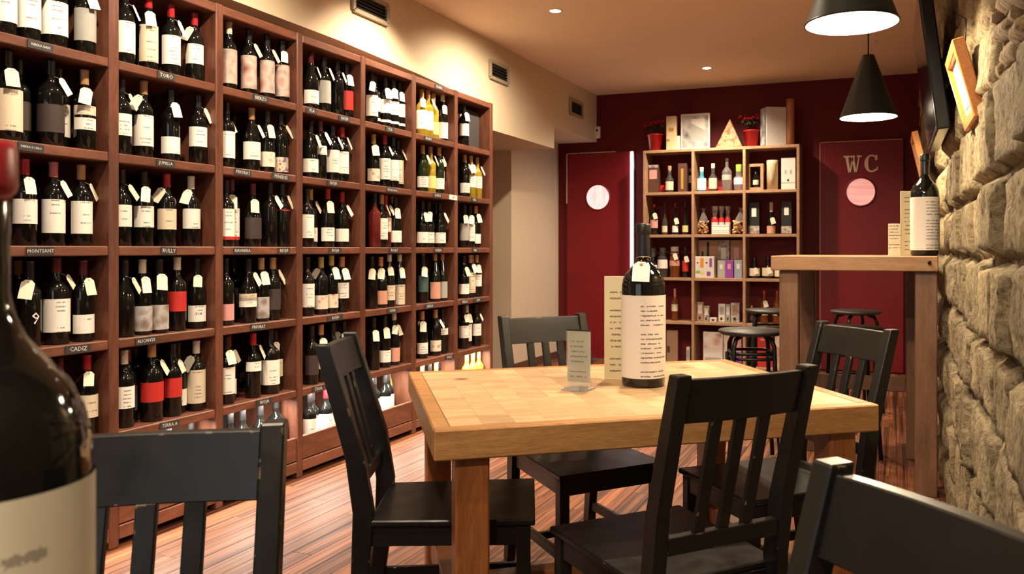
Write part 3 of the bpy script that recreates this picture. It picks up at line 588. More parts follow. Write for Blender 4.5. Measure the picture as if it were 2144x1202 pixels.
for (b_, r_), spec in CELLS.items():
    items = spec.split(); placed = []; base = ZB if r_ == 5 else ZS[r_]
    ylo, yhi = by(b_)+PT/2, by(b_+1)-PT/2
    for i, it in enumerate(items):
        m_ = re.match(r'(\d+)(\w)(.)([.clr])(\w?)(glass_\w+)?', it); x, cp, lb, tg, kd, gl = m_.groups()
        kd = kd or 'b'; rr = KIND[kd][1]
        xw = XF-(.062 if r_ < 5 else .075)-rnd.uniform(0, .012)-(rr-.0375)
        y = on_x(float(x), xw); y = min(max(y, ylo+rr+.004), yhi-rr-.004)
        for q in range(6):
            for (px_, py_, pr) in placed:
                dd = math.hypot(px_-xw, py_-y)
                if dd < pr+rr+.002:
                    xw = min(xw, px_-math.sqrt(max(0, (pr+rr+.003)**2-(py_-y)**2)))
        xw = max(xw, XF-RD+.015+rr)
        ok = all(math.hypot(px_-xw, py_-y) > pr+rr-.001 for px_, py_, pr in placed)
        if not ok:
            for dy in (.02, -.02, .04, -.04, .06, -.06, .08, -.08, .11, -.11):
                y2 = min(max(y+dy, ylo+rr+.004), yhi-rr-.004)
                if all(math.hypot(px_-xw, py_-y2) > pr+rr+.001 for px_, py_, pr in placed): y = y2; ok = True; break
        if not ok: print('SKIP', b_, r_, it); continue
        placed.append((xw, y, rr))
        gl = gl or GL[kd]
        nm = '%s bottle, %s, %s cap, %s in %s, %s rack bay' % (GLW.get(gl, 'dark'), LW[lb], CWD[cp], ORD[i]+(' from left' if i else ''), ROW[r_], BAYW[b_])
        rot = math.atan2(-y, -xw)*.55+rnd.uniform(-.16, .16)
        make_bottle((xw, y, base+.0005), kd, cp, lb, tg, gl, nm.replace('  ', ' '), rot, 'wine bottles standing in the rack'); NBOT += 1
        if (b_, r_, x) in PRINT:
            tx, sz, zc, mt, da = PRINT[(b_, r_, x)]; tb_ = text_mb(tx, sz, 0, None, .0002); R_ = rr+.0013; q = MB()
            q.add([((R_+c[2])*math.cos(c[0]/R_+da), (R_+c[2])*math.sin(c[0]/R_+da), c[1]+zc) for c in tb_.v], tb_.f); q.build('lettering', mt, LAST[0])
    GAPS[(b_, r_)] = (placed, ylo, yhi, base)
for (b_, r_), (placed, ylo, yhi, base) in GAPS.items():                       # second rank in the shadow behind
    if r_ == 5: continue
    n_ = 0
    for k in range(4 if b_ < 5 else 3):
        if NBOT >= 298: break
        xw = XF-RD+.075+rnd.uniform(-.015, .02); y = ylo+.05+(yhi-ylo-.1)*(k+rnd.uniform(.2, .8))/(4 if b_ < 5 else 3)
        if (b_, r_) == (6, 0) or not all(math.hypot(px_-xw, py_-y) > pr+.0395 for px_, py_, pr in placed): continue
        placed.append((xw, y, .0375)); kd = rnd.choice('bbtg'); rr = KIND[kd][1]
        cp = rnd.choice('okdkowrdko')
        make_bottle((xw, y, base+.0005), kd, cp, rnd.choice('-mB-'), '.', 'glass_dark', 'shaded back-rank bottle, %s cap, %s back bottle in %s, %s rack bay' % (CWD[cp], ORD[n_], ROW[r_], BAYW[b_]), rnd.uniform(-.9, -.3), 'wine bottles standing in the rack'); NBOT += 1; n_ += 1
print('BOTTLES', NBOT)
# black board leaning in the last bay's top compartment
o = thing('black_board', 'plain black board leaning in the top corner compartment of rack', 'board', (XF-.10, by(6)+.40, ZS[0]+.001)); MB().box((-.010, -.115, 0), (.010, .115, .285)).build('board', 'slate_board', o, .002); MB().box((-.012, -.118, .285), (.012, .118, .29)).build('edge', 'slate_board', o)
# ------------------------------------------------------------ the dining table
def tw(X, D): return cw(X, D)
TZ = .75
NL, FL, NR, FR = [Vector(P(x, y, TZ)) for x, y in ((935.6, 898.7), (859.8, 779), (1840, 849), (1522, 751))]
ctr = (NL+FL+NR+FR)/4; ex = ((NR-NL)+(FR-FL)).normalized(); ang = math.atan2(ex.y, ex.x); ey = Vector((-ex.y, ex.x))
NL = NL-ex*.025; FL = FL-ex*.015; ctr = (NL+FL+NR+FR)/4
LX = ((NR-NL).length+(FR-FL).length)/2; LY = ((FL-NL).length+(FR-NR).length)/2
print('TABLE', LX, LY, math.degrees(ang), ctr)
tb = thing('dining_table', 'sturdy pale wood block table in the middle of the room', 'table', (ctr.x, ctr.y, 0), ang)
TT = .078; ew = .045
for s in (-1, 1):
    MB().box((-LX/2, s*LY/2-(ew if s > 0 else 0), TZ-TT), (LX/2, s*LY/2+(0 if s > 0 else ew), TZ)).build('edge_board', 'table_edge', tb, .004)
    MB().box((s*LX/2-(ew if s > 0 else 0), -LY/2+ew+.0005, TZ-TT), (s*LX/2+(0 if s > 0 else ew), LY/2-ew-.0005, TZ)).build('edge_board', 'table_edge', tb, .004)
ns = 14; sw = (LX-2*ew)/ns; tr = random.Random(5)
t2 = bpy.data.materials['table_wood']
for i in range(ns):
    x0 = -LX/2+ew+i*sw; y = -LY/2+ew; cuts = sorted([tr.uniform(.1, .9) for _ in range(2)]); ys = [0]+cuts+[1]; span = LY-2*ew
    for k in range(3):
        ya, yb = y+ys[k]*span, y+ys[k+1]*span
        if yb-ya > .02:
            st = MB().box((x0+.0001, ya+.0001, TZ-.035), (x0+sw-.0001, yb-.0001, TZ-.0004-tr.uniform(0, .0003))).build('stave', 'table_wood', tb, .0003)
lw = .088
for sx in (-1, 1):
    for sy in (-1, 1):
        cx_, cy_ = sx*(LX/2-.10), sy*(LY/2-.075); MB().cbox((cx_, cy_, (TZ-TT)/2), (lw, lw, TZ-TT-.001)).build('leg', 'table_leg', tb, .005)
    MB().box((sx*(LX/2-.10)-.03, -(LY/2-.075)+lw/2, .10), (sx*(LX/2-.10)+.03, (LY/2-.075)-lw/2, .19)).build('stretcher', 'table_leg', tb, .004)
    MB().box((sx*(LX/2-.10)-.02, -(LY/2-.12)+.0, TZ-TT-.06), (sx*(LX/2-.10)+.02, (LY/2-.12), TZ-TT)).build('apron', 'table_leg', tb, .003)
MB().box((-(LX/2-.14), -.03, .10), ((LX/2-.14), .03, .18)).build('stretcher', 'table_leg', tb, .004)
# ------------------------------------------------------------ black chairs
CHT, SEAT = .937, .45
def make_chair():
    o = thing('dining_chair', 'x', 'chair')
    q = .008
    b = MB(); zt = SEAT; fw, rw = .21, .19
    b.hexa([(-rw, -.225, zt-.018), (rw, -.225, zt-.018), (fw, .235, zt-.018), (-fw, .235, zt-.018)], [(-rw, -.225, zt), (rw, -.225, zt), (fw, .235, zt), (-fw, .235, zt)]); b.build('seat', 'chair_black', o, .004)
    MB().box((-fw+.02, .195, zt-.075), (fw-.02, .217, zt-.019)).build('apron', 'chair_black', o, .002); MB().box((-rw+.03, -.225, zt-.075), (rw-.03, -.205, zt-.019)).build('apron', 'chair_black', o, .002)
    for s in (-1, 1):
        b = MB(); x0, x1 = s*(rw-.022), s*(fw-.024); b.hexa([(x0-.010, -.225, zt-.075), (x0+.010, -.225, zt-.075), (x1+.010, .20, zt-.075), (x1-.010, .20, zt-.075)], [(x0-.010, -.225, zt-.019), (x0+.010, -.225, zt-.019), (x1+.010, .20, zt-.019), (x1-.010, .20, zt-.019)]); b.build('apron', 'chair_black', o, .002)
        xl = s*(fw-.026); MB().box((xl-.018, .182, 0), (xl+.018, .222, zt-.019)).build('leg', 'chair_black', o, .003)
        # rear post: floor - seat - top, one bent board
        xp = s*.1725; hw_ = .0175; pts = [(-.285, 0, .042), (-.248, .30, .050), (-.240, .47, .056), (-.262, .62, .052), (-.352, CHT, .040)]
        b = MB(); vs = []; fs = []
        for (yc, zz, dp) in pts:
            for sx, sy in ((-1, -1), (1, -1), (1, 1), (-1, 1)): vs.append((xp+sx*hw_, yc+sy*dp/2, zz))
        for k in range(len(pts)-1):
            for e in range(4): fs.append((k*4+e, k*4+(e+1) % 4, k*4+4+(e+1) % 4, k*4+4+e))
        fs += [(3, 2, 1, 0), tuple(range(len(pts)*4-4, len(pts)*4))]
        b.add(vs, fs); b.build('back_post', 'chair_black', o, .003)
        b = MB(); b.hexa([(xp-.009, -.25, .15), (xp+.009, -.25, .15), (xl+.009, .185, .15), (xl-.009, .185, .15)], [(xp-.009, -.25, .185), (xp+.009, -.25, .185), (xl+.009, .185, .185), (xl-.009, .185, .185)]); b.build('stretcher', 'chair_black', o, .002)
    MB().box((-.175, -.035, .155), (.175, -.015, .18)).build('stretcher', 'chair_black', o, .002)
    # rails follow the rake of the posts; top rail bows backwards a little
    def yr(z): return -.262+(z-.62)*(-.352+.262)/(CHT-.62)
    b = MB(); n = 28; vs = []; fs = []
    for i in range(n+1):
        x_ = -.155+.31*i/n; bow = -.012*(1-(x_/.155)**2)
        for z_, dy in ((.828, -.011), (.828, .011), (.926, .011), (.926, -.011)): vs.append((x_, yr(z_)+bow+dy, z_))
    for i in range(n):
        for e in range(4): fs.append((i*4+e, i*4+(e+1) % 4, i*4+4+(e+1) % 4, i*4+4+e))
    fs += [(3, 2, 1, 0), (n*4, n*4+1, n*4+2, n*4+3)]; b.add(vs, fs); b.build('top_rail', 'chair_black', o, .002)
    MB().box((-.155, -.272, .525), (.155, -.248, .565)).build('lower_rail', 'chair_black', o, .002)
    for k in (-1, 0, 1):
        xs_ = k*.066; b = MB(); y0_, y1_ = -.260, yr(.83)-.008
        b.hexa([(xs_-.0145, y0_-.008, .563), (xs_+.0145, y0_-.008, .563), (xs_+.0145, y0_+.008, .563), (xs_-.0145, y0_+.008, .563)], [(xs_-.0145, y1_-.008, .83), (xs_+.0145, y1_-.008, .83), (xs_+.0145, y1_+.008, .83), (xs_-.0145, y1_+.008, .83)]); b.build('slat', 'chair_black', o, .002)
    return o
CH = [((-.576, .88), (.206, -.978), 'black wooden slat-back chair in the left foreground beside the big bottle'),
      ((-.394, 2.473), (.998, .069), 'black wooden chair seen side-on at the left end of the table'),
      ((.19, 2.113), (-.452, .892), 'black wooden chair pulled out at the near side of the table'),
      ((.054, .724), (-.916, -.401), 'black wooden chair cut off at the bottom right corner'),
      ((-.016, 3.017), (.47, -.883), 'black wooden chair facing us behind the table near the niche'),
      ((.61, 2.725), (-.919, -.395), 'black wooden chair at the right end of table by bar table')]
ch0 = make_chair()
for i, (c_, f_, lb) in enumerate(CH):
    o = ch0 if i == 0 else copy_tree(ch0)
    p_ = cw(*c_); o.location = (p_[0], p_[1], 0); o.rotation_euler = (0, 0, facing_rot(*f_)); tag(o, lb, 'chair', 'black slat-back chairs')
# ------------------------------------------------------------ large display bottles
def big_bottle(loc, rotz, label, capmat, hgt, r, nr, lab, labz, cap_len, tagged, caplip=1.0, arc=230):
    o = thing('display_bottle', label, 'bottle', loc, rotz, 'oversized display bottles')
    h = hgt; prof = [(0, .004), (r*.6, .003), (r-.006, 0), (r, .008), (r, h*.60), (r*.985, h*.630), (r*.93, h*.660), (r*.80, h*.696), (r*.62, h*.724), (nr*1.45, h*.755), (nr*1.12, h*.785), (nr, h*.81), (nr, h*.985), (nr*.9, h), (0, h)]
    MB().lathe(prof, 48).build('bottle_glass', 'glass_dark', o)
    n = nr+.0012; MB().lathe([(n, h-cap_len), (n*1.0, h-.038), (n*1.0, h-.034), (n*1.13*caplip, h-.031), (n*1.16*caplip, h-.027), (n*1.15*caplip, h-.004), (n*1.05*caplip, h+.001), (0, h+.0015)], 32).build('capsule', capmat, o)
    a = math.radians(arc)/2; rr = r+.0016
    MB().lathe([(rr, labz[0]), (rr, labz[1])], 40, 0, -PI/2-a, -PI/2+a).build('paper_label', lab, o)
    if tagged:
        wd, ht = .056, .078; c = .016; th = -PI/2-.12; R_ = nr*1.15
        b = MB(); mx = Matrix.Translation((-.006, -.042, h*.765)) @ Matrix.Rotation(math.radians(-36), 4, 'X') @ Matrix.Rotation(.06, 4, 'Y')
        b.prism([(-wd/2, -ht), (wd/2, -ht), (wd/2, -c), (wd/2-c, 0), (-wd/2+c, 0), (-wd/2, -c)], -.0005, .0005, 0, mx @ frame((0, 0, 0), (1, 0, 0), (0, 0, 1), (0, -1, 0)))
        b.lathe([(0, .0011), (.006, .0010), (.0062, .0004)], 12, 1, mx=mx @ frame((0, 0, -.012), (1, 0, 0), (0, 0, 1), (0, -1, 0))); b.build('price_tag', ['paper_tag', 'copper'], o)
        MB().tube([(R_*1.05*math.cos(2*PI*k/16), R_*1.05*math.sin(2*PI*k/16), h*.785-.006*math.sin(2*PI*k/16)) for k in range(16)], .0013, 5, 0, True).build('string', 'string_tan', o)
    return o
p = P(1347, 806, TZ); big_bottle((p[0], p[1], TZ+.0005), TH*1.0-.05, 'huge dark wine bottle wrapped in a handwritten menu on the dining table', 'cap_k', .535, .0725, .0205, 'menu_label', (.030, .300), .125, True)
def card(loc, rotz, w_, h_, mat, label, acrylic=False, lean=0):
    o = thing('menu_card', label, 'menu', loc, rotz, 'menu cards')
    if acrylic:
        MB().box((-w_/2, -.0012, .022), (w_/2, .0012, h_)).build('paper', mat, o)
        b = MB(); b.box((-w_/2-.003, -.004, .012), (w_/2+.003, -.0025, h_+.002)); b.build('acrylic_front', 'glass_clear', o)
        MB().hexa([(-w_/2-.003, -.045, 0), (w_/2+.003, -.045, 0), (w_/2+.003, .035, 0), (-w_/2-.003, .035, 0)], [(-w_/2-.003, -.045, .003), (w_/2+.003, -.045, .003), (w_/2+.003, .035, .003), (-w_/2-.003, .035, .003)]).build('acrylic_foot', 'glass_clear', o)
        MB().box((-w_/2-.003, -.005, h_+.002), (w_/2+.003, .003, h_+.005)).build('clip_edge', 'metal_black', o)
    else:
        MB().box((-w_/2, -.003, 0), (w_/2, .003, h_)).build('paper', mat, o, .0008); MB().box((-w_/2, .0035, 0), (w_/2, .014, .004)).build('foot', mat, o)
    return o
p = P(1298, 803, TZ); card((p[0]-.014, p[1]+.075, TZ+.0005), TH-.05, .128, .357, 'menu_card', 'tall cream menu card standing behind the huge bottle')
p = P(1212, 815, TZ); card((p[0], p[1], TZ+.0005), TH-.42, .080, .186, 'menu_small', 'small white menu in a clear stand on the dining table', True)
# foreground table with the blurred bottle
ft = thing('foreground_table', 'wooden table edge under the blurred foreground bottle', 'table', (*cw(-.46, .44), 0), TH)
MB().box((-.48, -.42, TZ-.05), (.26, .36, TZ)).build('table_top', 'table_edge', ft, .004)
for sx in (-.43, .21):
    for sy in (-.37, .31): MB().cbox((sx, sy, (TZ-.05)/2), (.07, .07, TZ-.051)).build('leg', 'table_leg', ft, .004)
p = cw(-.3995, .534); big_bottle((p[0], p[1], TZ+.0005), TH+.5, 'blurred dark bottle with red cap in the left foreground', 'cap_r', .519, .067, .0201, 'menu_plain', (.03, .299), .036, False, 1.0, 260)
# ------------------------------------------------------------ bar table by the stone wall
BZ = 1.168
bt = thing('bar_table', 'tall narrow wooden bar table against the stone wall', 'table', (0, 0, 0))
bx0, bx1, by0, by1 = -.585, .205, 4.27, 5.20
bb = MB().box((bx0, by0, BZ-.074), (bx1, by0+.05, BZ)); bb.build('edge_board', 'bar_top', bt, .004)
nb = 6; bw = (bx1-bx0)/nb
for i in range(nb): MB().box((bx0+i*bw+.0004, by0+.051, BZ-.05), (bx0+(i+1)*bw-.0004, by1-.002, BZ-.001)).build('top_plank', 'bar_top', bt, .001)
for (xx, yy, ww) in ((-.50, by0+.085, .095), (.153, by0+.085, .10), (-.475, by1-.12, .085), (.115, by1-.12, .085)): MB().box((xx-ww/2, yy-ww/2, 0), (xx+ww/2, yy+ww/2, BZ-.075 if yy < by0+.2 else BZ-.051)).build('leg', 'bar_wood', bt, .004)
MB().box((.125, by0+.136, .38), (.175, by1-.165, .46)).build('stretcher', 'bar_wood', bt, .004); MB().box((-.43, by1-.145, .38), (.07, by1-.095, .46)).build('stretcher', 'bar_wood', bt, .004); MB().box((-.52, by0+.135, .38), (-.47, by1-.165, .46)).build('stretcher', 'bar_wood', bt, .004)
MB().tube([(.165, by0-.028, BZ-.028), (.165, by0+.002, BZ-.034)], .008, 8).build('bolt', 'metal_black', bt)
yy = 4.42; xx = on_y(1950, yy); xx = min(xx, .15); big_bottle((xx, yy, BZ+.0005), TH-.15, 'large dark bottle with a paper menu standing on the bar table', 'cap_k', .505, .067, .0195, 'menu_label', (.028, .290), .10, False)
yy = 4.60; card((on_y(1912, yy), yy, BZ+.0005), TH-.1, .128, .335, 'menu_card', 'tall cream menu card beside the bottle on the bar table')
yy = 4.55; card((on_y(1873, yy), yy, BZ+.0005), TH-.1, .062, .165, 'menu_small', 'small cream menu card on the bar table')
# ------------------------------------------------------------ black metal bar stools
def make_stool():
    o = thing('bar_stool', 'x', 'stool'); h = .75
    MB().lathe([(0, h-.026), (.165, h-.026), (.182, h-.018), (.185, h-.006), (.178, h), (0, h+.002)], 32).build('seat', 'seat_black', o)
    ln = []
    for k in range(4):
        a = PI/4+k*PI/2; c_, s_ = math.cos(a), math.sin(a)
        MB().tube([(.09*c_, .09*s_, h-.032), (.135*c_, .135*s_, h-.045), (.155*c_, .155*s_, h-.085), (.168*c_, .168*s_, .35), (.20*c_, .20*s_, .012)], .0125, 8).build('leg', 'metal_black', o)
    def ring(r, z, rr): return [(r*math.copysign(abs(math.cos(t))**.45, math.cos(t)), r*math.copysign(abs(math.sin(t))**.45, math.sin(t)), z) for t in [2*PI*k/24+.001 for k in range(24)]]
    MB().tube(ring(.118, h-.125, 0), .009, 8, 0, True).build('upper_ring', 'metal_black', o); MB().tube(ring(.112, h-.155, 0), .009, 8, 0, True).build('upper_ring', 'metal_black', o); MB().tube(ring(.142, .26, 0), .011, 8, 0, True).build('foot_ring', 'metal_black', o)
    return o
STOOLS = [(P(1573, 690, .75), .3, 'black round bar stool in front of the bookcase, left of bar table'), (P(1612, 648, .75), .1, 'farther black bar stool half hidden behind the bar table leg'), (P(1792, 650, .75), .5, 'farther black bar stool near the toilet door'), (P(1782, 684, .75), .2, 'black bar stool tucked under the bar table')]
s0 = make_stool()
for i, (p, rz, lb) in enumerate(STOOLS):
    o = s0 if i == 0 else copy_tree(s0); o.location = (p[0], p[1], 0); o.rotation_euler = (0, 0, rz); tag(o, lb, 'stool', 'black metal bar stools')
# ------------------------------------------------------------ pendant lamps
def pendant(x, y, zb, label):
    o = thing('pendant_lamp', label, 'lamp', (x, y, zb), 0, 'black cone pendant lamps'); R_, r_, hh = .146, .034, .315
    MB().lathe([(R_, 0), (r_, hh), (r_*.9, hh+.012), (.008, hh+.014)], 40).build('shade', 'shade_green', o)
    MB().lathe([(R_-.0015, .0005), (r_-.002, hh-.004), (0, hh-.004)], 40).build('shade_lining', 'shade_white', o)
    MB().lathe([(R_-.003, -.001), (R_+.0015, -.001), (R_+.0015, .004), (R_-.001, .004)], 40).build('rim', 'metal_black', o)
    MB().tube([(0, 0, hh+.01), (0, 0, CEIL-zb-.02)], .0035, 6).build('cord', 'metal_black', o); MB().lathe([(0, CEIL-zb-.03), (.04, CEIL-zb-.028), (.045, CEIL-zb)], 20).build('canopy', 'metal_black', o)
    MB().lathe([(0, .05), (.03, .058), (.042, .085), (.036, .115), (.016, .15), (.015, .19)], 20).build('bulb', 'bulb_glow', o)
    lamp('POINT', 'pendant_light', (0, 0, .028), 21, (1, .82, .56), o, shadow_soft_size=.05)
s1, s2 = 116/.292, 190/.292
D2 = F/s1; X2 = (1818-CX)/F*D2; p = cw(X2, D2); pendant(p[0], p[1], H+(HY-246)/s1, 'farther black cone pendant lamp hanging over the bar table')
D1 = F/s2; X1 = (1783-CX)/F*D1; p = cw(X1, D1); pendant(p[0], p[1], H+(HY-50)/s2, 'nearer black cone pendant lamp cut off by the top edge')
# ------------------------------------------------------------ pictures and television on the stone wall
def tilted(o, tilt): o.rotation_euler = (0, tilt, 0)
def picture(y, z, hw_, hh, tilt, label, x_=.155):
    o = thing('framed_picture', label, 'picture', (x_, y, z), 0, 'orange framed pictures on the stone wall'); tilted(o, tilt); fw = .032
    for s in (-1, 1):
        MB().box((-.018, -hw_, s*hh-fw/2), (.018, hw_, s*hh+fw/2)).build('frame_rail', 'frame_orange', o, .003); MB().box((-.018, s*hw_-fw/2, -hh-fw/2), (.018, s*hw_+fw/2, hh+fw/2)).build('frame_rail', 'frame_orange', o, .003)
    MB().box((-.004, -hw_+.005, -hh+.005), (.012, hw_-.005, hh-.005)).build('mount', 'box_white', o); MB().box((-.006, -hw_*.6, -hh*.6), (-.004, hw_*.6, hh*.6)).build('print', 'art_print', o)
    MB().tube([(.02, 0, hh*.7), (.06, 0, hh+.10), (XR-x_-.03, 0, hh+.14)], .002, 5).build('hanging_wire', 'metal_black', o)
picture(2.85, 1.715, .155, .105, math.radians(-15), 'orange wooden picture frame leaning out from the stone wall', .213)
picture(5.45, 1.74, .20, .150, math.radians(-13), 'far orange picture frame beside the bar table bottle', .160)
o = thing('wall_television', 'black flat television tilted forward on the stone wall', 'television', (.155, 4.06, 1.99)); tilted(o, math.radians(-7))
MB().box((-.022, -.42, -.30), (.030, .42, .30)).build('housing', 'tv_black', o, .006); MB().box((-.0245, -.395, -.275), (-.0225, .395, .275)).build('screen', 'screen_dark', o); MB().box((.03, -.06, -.06), (.12, .06, .06)).build('wall_bracket', 'metal_black', o)
# ------------------------------------------------------------ the bookcase at the back
YF = 8.162; SZ = [2.207, 1.773, 1.338, .898, .453, .02]; VX = [1349, 1450.5, 1558, 1671]; vx = [on_y(x, YF) for x in VX]; bth = .028
bc = thing('bookcase', 'pale oak open bookcase with fifteen compartments against the red wall', 'bookcase', (0, 0, 0))
for i, x in enumerate(vx): MB().box((x-bth/2, YF, 0), (x+bth/2, YB-.045, SZ[0]-bth/2-.0005)).build('upright', 'shelf_oak', bc, .002)
MB().box((vx[0]-bth/2, YF, SZ[0]-bth/2), (vx[3]+bth/2, YB-.045, SZ[0]+bth/2)).build('top_board', 'shelf_oak', bc, .002)
for i in range(3):
    for z in SZ[1:]: MB().box((vx[i]+bth/2, YF+.002, z-bth/2), (vx[i+1]-bth/2, YB-.05, z+bth/2)).build('shelf', 'shelf_oak', bc, .002)
    MB().box((vx[i]+bth/2, YB-.049, .034), (vx[i+1]-bth/2, YB-.045, SZ[0]-bth/2)).build('back_panel', 'wall_red', bc)
def stand(name, x, row, label, cat, dy=.13, group=None, rot=0):
    y = YF+dy; o = thing(name, label, cat, (on_y(x, y), y, SZ[row]+bth/2+.0005), rot, group); return o
def clampx(o, half, x):
    for i in range(3):
        if VX[i] < x < VX[i+1]: o.location.x = min(max(o.location.x, vx[i]+bth/2+half+.002), vx[i+1]-bth/2-half-.002)
def mpx(n, x, dy=.13): y = YF+dy; return n*dep(on_y(x, y), y)/F
def bbox(name, x0, x1, ytop, row, mat, label, cat='box', dp=.08, dy=.13, decos=(), rot=0, mats=None, group=None):
    xc = (x0+x1)/2; o = stand(name, xc, row, label, cat, dy, group, rot); w_ = mpx(x1-x0, xc, dy)/max(.5, math.cos(rot)); zt = zat(ytop, o.location.x, o.location.y)-o.location.z
    if row: clampx(o, w_/2, xc)
    MB().box((-w_/2, -dp/2, 0), (w_/2, dp/2, zt)).build('carton', mat, o, .003)
    for (u0, v0, u1, v1, m_) in decos: MB().box((-w_/2+u0*w_, -dp/2-.0015, v0*zt), (-w_/2+u1*w_, -dp/2-.0002, v1*zt)).build('print_patch', m_, o)
    return o
def sbottle(x, row, ytop, wpx, glass, cap, lab, label, shape='b', dy=.12, tagg=False, labz=(.14, .42), neck=.30, capl=.16):
    o = stand('spirit_bottle', x, row, label, 'bottle', dy, 'bottles on the bookcase'); h = zat(ytop, o.location.x, o.location.y)-o.location.z; r = mpx(wpx, x, dy)/2; nr = max(.010, r*neck)
    clampx(o, r+.001, x)
    sh = {'b': .58, 's': .48, 'l': .66, 'c': .40}[shape]
    MB().lathe([(0, .002), (r-.003, 0), (r, .004), (r, h*sh), (r*.93, h*(sh+.04)), (r*.6, h*(sh+.10)), (nr*1.1, h*(sh+.16)), (nr, h*(sh+.2)), (nr, h*.985), (0, h)], 18).build('bottle_glass', glass, o)
    MB().lathe([(nr+.001, h*(1-capl)), (nr+.002, h*.99), (nr, h+.002), (0, h+.002)], 12).build('stopper', cap, o)
    if lab: MB().lathe([(r+.001, h*labz[0]), (r+.001, h*labz[1])], 12, 0, -PI/2-1.3, -PI/2+1.3).build('label', lab, o)
    if tagg:
        b = MB(); wd, ht = .045, .065; b.prism([(-wd/2, -ht), (wd/2, -ht), (wd/2, -.012), (wd/4, 0), (-wd/4, 0), (-wd/2, -.012)], 0, .001, 0, frame((.012, -r-.006, h*(sh+.12)), (.96, 0, .28), (-.28, 0, .96), (0, -1, 0))); b.build('price_tag', 'paper_tag', o)
    return o
# on top of the bookcase
def poinsettia(x, ytop, ybot, label, seed, row=0):
    o = stand('potted_poinsettia', x, row, label, 'plant', .14, 'red poinsettias'); r = random.Random(seed); R_ = mpx(17, x); hp = mpx(36, x)
    MB().lathe([(0, .002), (R_*.68, 0), (R_*.95, hp*.93), (R_*1.04, hp*.93), (R_*1.04, hp), (R_*.94, hp), (R_*.9, hp*.85), (0, hp*.85)], 24).build('pot', 'pot_red', o)
    top = zat(ytop, o.location.x, o.location.y)-o.location.z
    def leaf(b, base, d, L, wd, m):
        d = Vector(d).normalized(); sd = d.cross(Vector((0, 0, 1))).normalized()*wd; up = Vector((0, 0, .006)); base = Vector(base); dn = Vector((0, 0, -.03))
        vs = [base, base+d*L*.45+sd+up, base+d*L+dn, base+d*L*.45-sd+up, base+d*L*.5-Vector((0, 0, .004))]
        b.add([tuple(v) for v in vs], [(0, 1, 4), (1, 2, 4), (2, 3, 4), (3, 0, 4), (0, 4, 1), (0, 3, 4)], m, True)
    stems = MB(); 
    fo = MB(); rd = MB()
    for k in range(7):
        a = k*2*PI/7+r.uniform(-.3, .3); ht = hp+(top-hp)*r.uniform(.45, .92); e = (math.cos(a)*R_*r.uniform(.5, 1.6), math.sin(a)*R_*.9, ht); stems.tube([(0, 0, hp*.8), (e[0]*.5, e[1]*.5, ht*.9), e], .003, 5)
        for q in range(5): an = r.uniform(0, 2*PI); leaf(fo, (e[0]*.7, e[1]*.7, ht*.88), (math.cos(an), math.sin(an), -.1), .055, .016, 0)
        for q in range(8): an = q*2*PI/8+r.uniform(-.2, .2); leaf(rd, e, (math.cos(an), math.sin(an), r.uniform(.05, .5)), r.uniform(.045, .065), .015, 0)
    stems.build('stems', 'leaf_green', o); tag(fo.build('green_leaves', 'leaf_green', o), kind='stuff'); tag(rd.build('red_bracts', 'leaf_red', o), kind='stuff')
poinsettia(1372, 250, 316, 'red poinsettia in red pot on the left end of bookcase', 1); poinsettia(1574, 238, 305, 'red poinsettia in red pot beside the wooden triangle', 2)
bbox('gift_box', 1396, 1417, 244, 0, 'box_cream', 'tall narrow cream carton on top of bookcase', dp=.06, dy=.09, decos=((.25, .55, .75, .66, 'gold'), (.05, .26, .35, .33, 'gold')))
bbox('small_book', 1418, 1425, 285, 0, 'box_white', 'thin small booklet standing beside the framed photograph', 'book', .06)
o = bbox('photo_frame', 1425, 1487, 238, 0, 'box_white', 'white framed grey photograph on top of bookcase', 'picture', .02, .12); zt = zat(238, o.location.x, o.location.y)-o.location.z; w_ = mpx(62, 1456)
MB().box((-w_/2+.02, -.0125, .03), (w_/2-.02, -.0105, zt-.02)).build('photograph', 'art_sketch', o); MB().box((-.04, -.0135, zt*.45), (.10, -.0127, zt*.85)).build('pale_patch', 'box_white', o); MB().prism([(-.05, .10), (.13, .05), (.13, .16), (-.05, .26)], 0, .001, 0, frame((0, -.0127, .02), (1, 0, 0), (0, 0, 1), (0, -1, 0))).build('dark_patch', 'paper_grey', o)
o = stand('wooden_triangle', 1527, 0, 'mottled triangular wooden ornament on top of bookcase', 'ornament', .12); hw_ = mpx(29, 1527); ht = zat(250, o.location.x, o.location.y)-o.location.z
MB().prism([(-hw_, 0), (hw_, 0), (.01, ht)], -.03, .03, 0, frame((0, 0, 0), (1, 0, 0), (0, 0, 1), (0, -1, 0))).build('body', 'pyramid', o, .004); MB().box((-hw_, -.04, 0), (hw_, .04, .012)).build('foot', 'pyramid', o, .003)
o = bbox('picture_box', 1602, 1640, 226, 0, 'box_white', 'white box with a dark portrait on one side', 'box', .12, .13, (), .5); zt = zat(226, o.location.x, o.location.y)-o.location.z; 
MB().box((-.125, -.05, .01), (-.108, .05, zt-.01)).build('portrait_side', 'art_sketch', o)
o = stand('copper_tube', 1655, 0, 'tall copper-coloured cylinder carton at right end of bookcase', 'tube', .15); ht = zat(208, o.location.x, o.location.y)-o.location.z; R_ = mpx(8.5, 1655); MB().lathe([(0, 0), (R_, 0), (R_, ht*.76)], 20).build('tube', 'copper', o); MB().lathe([(R_+.001, ht*.76), (R_+.001, ht), (0, ht)], 20).build('lid', 'copper', o)
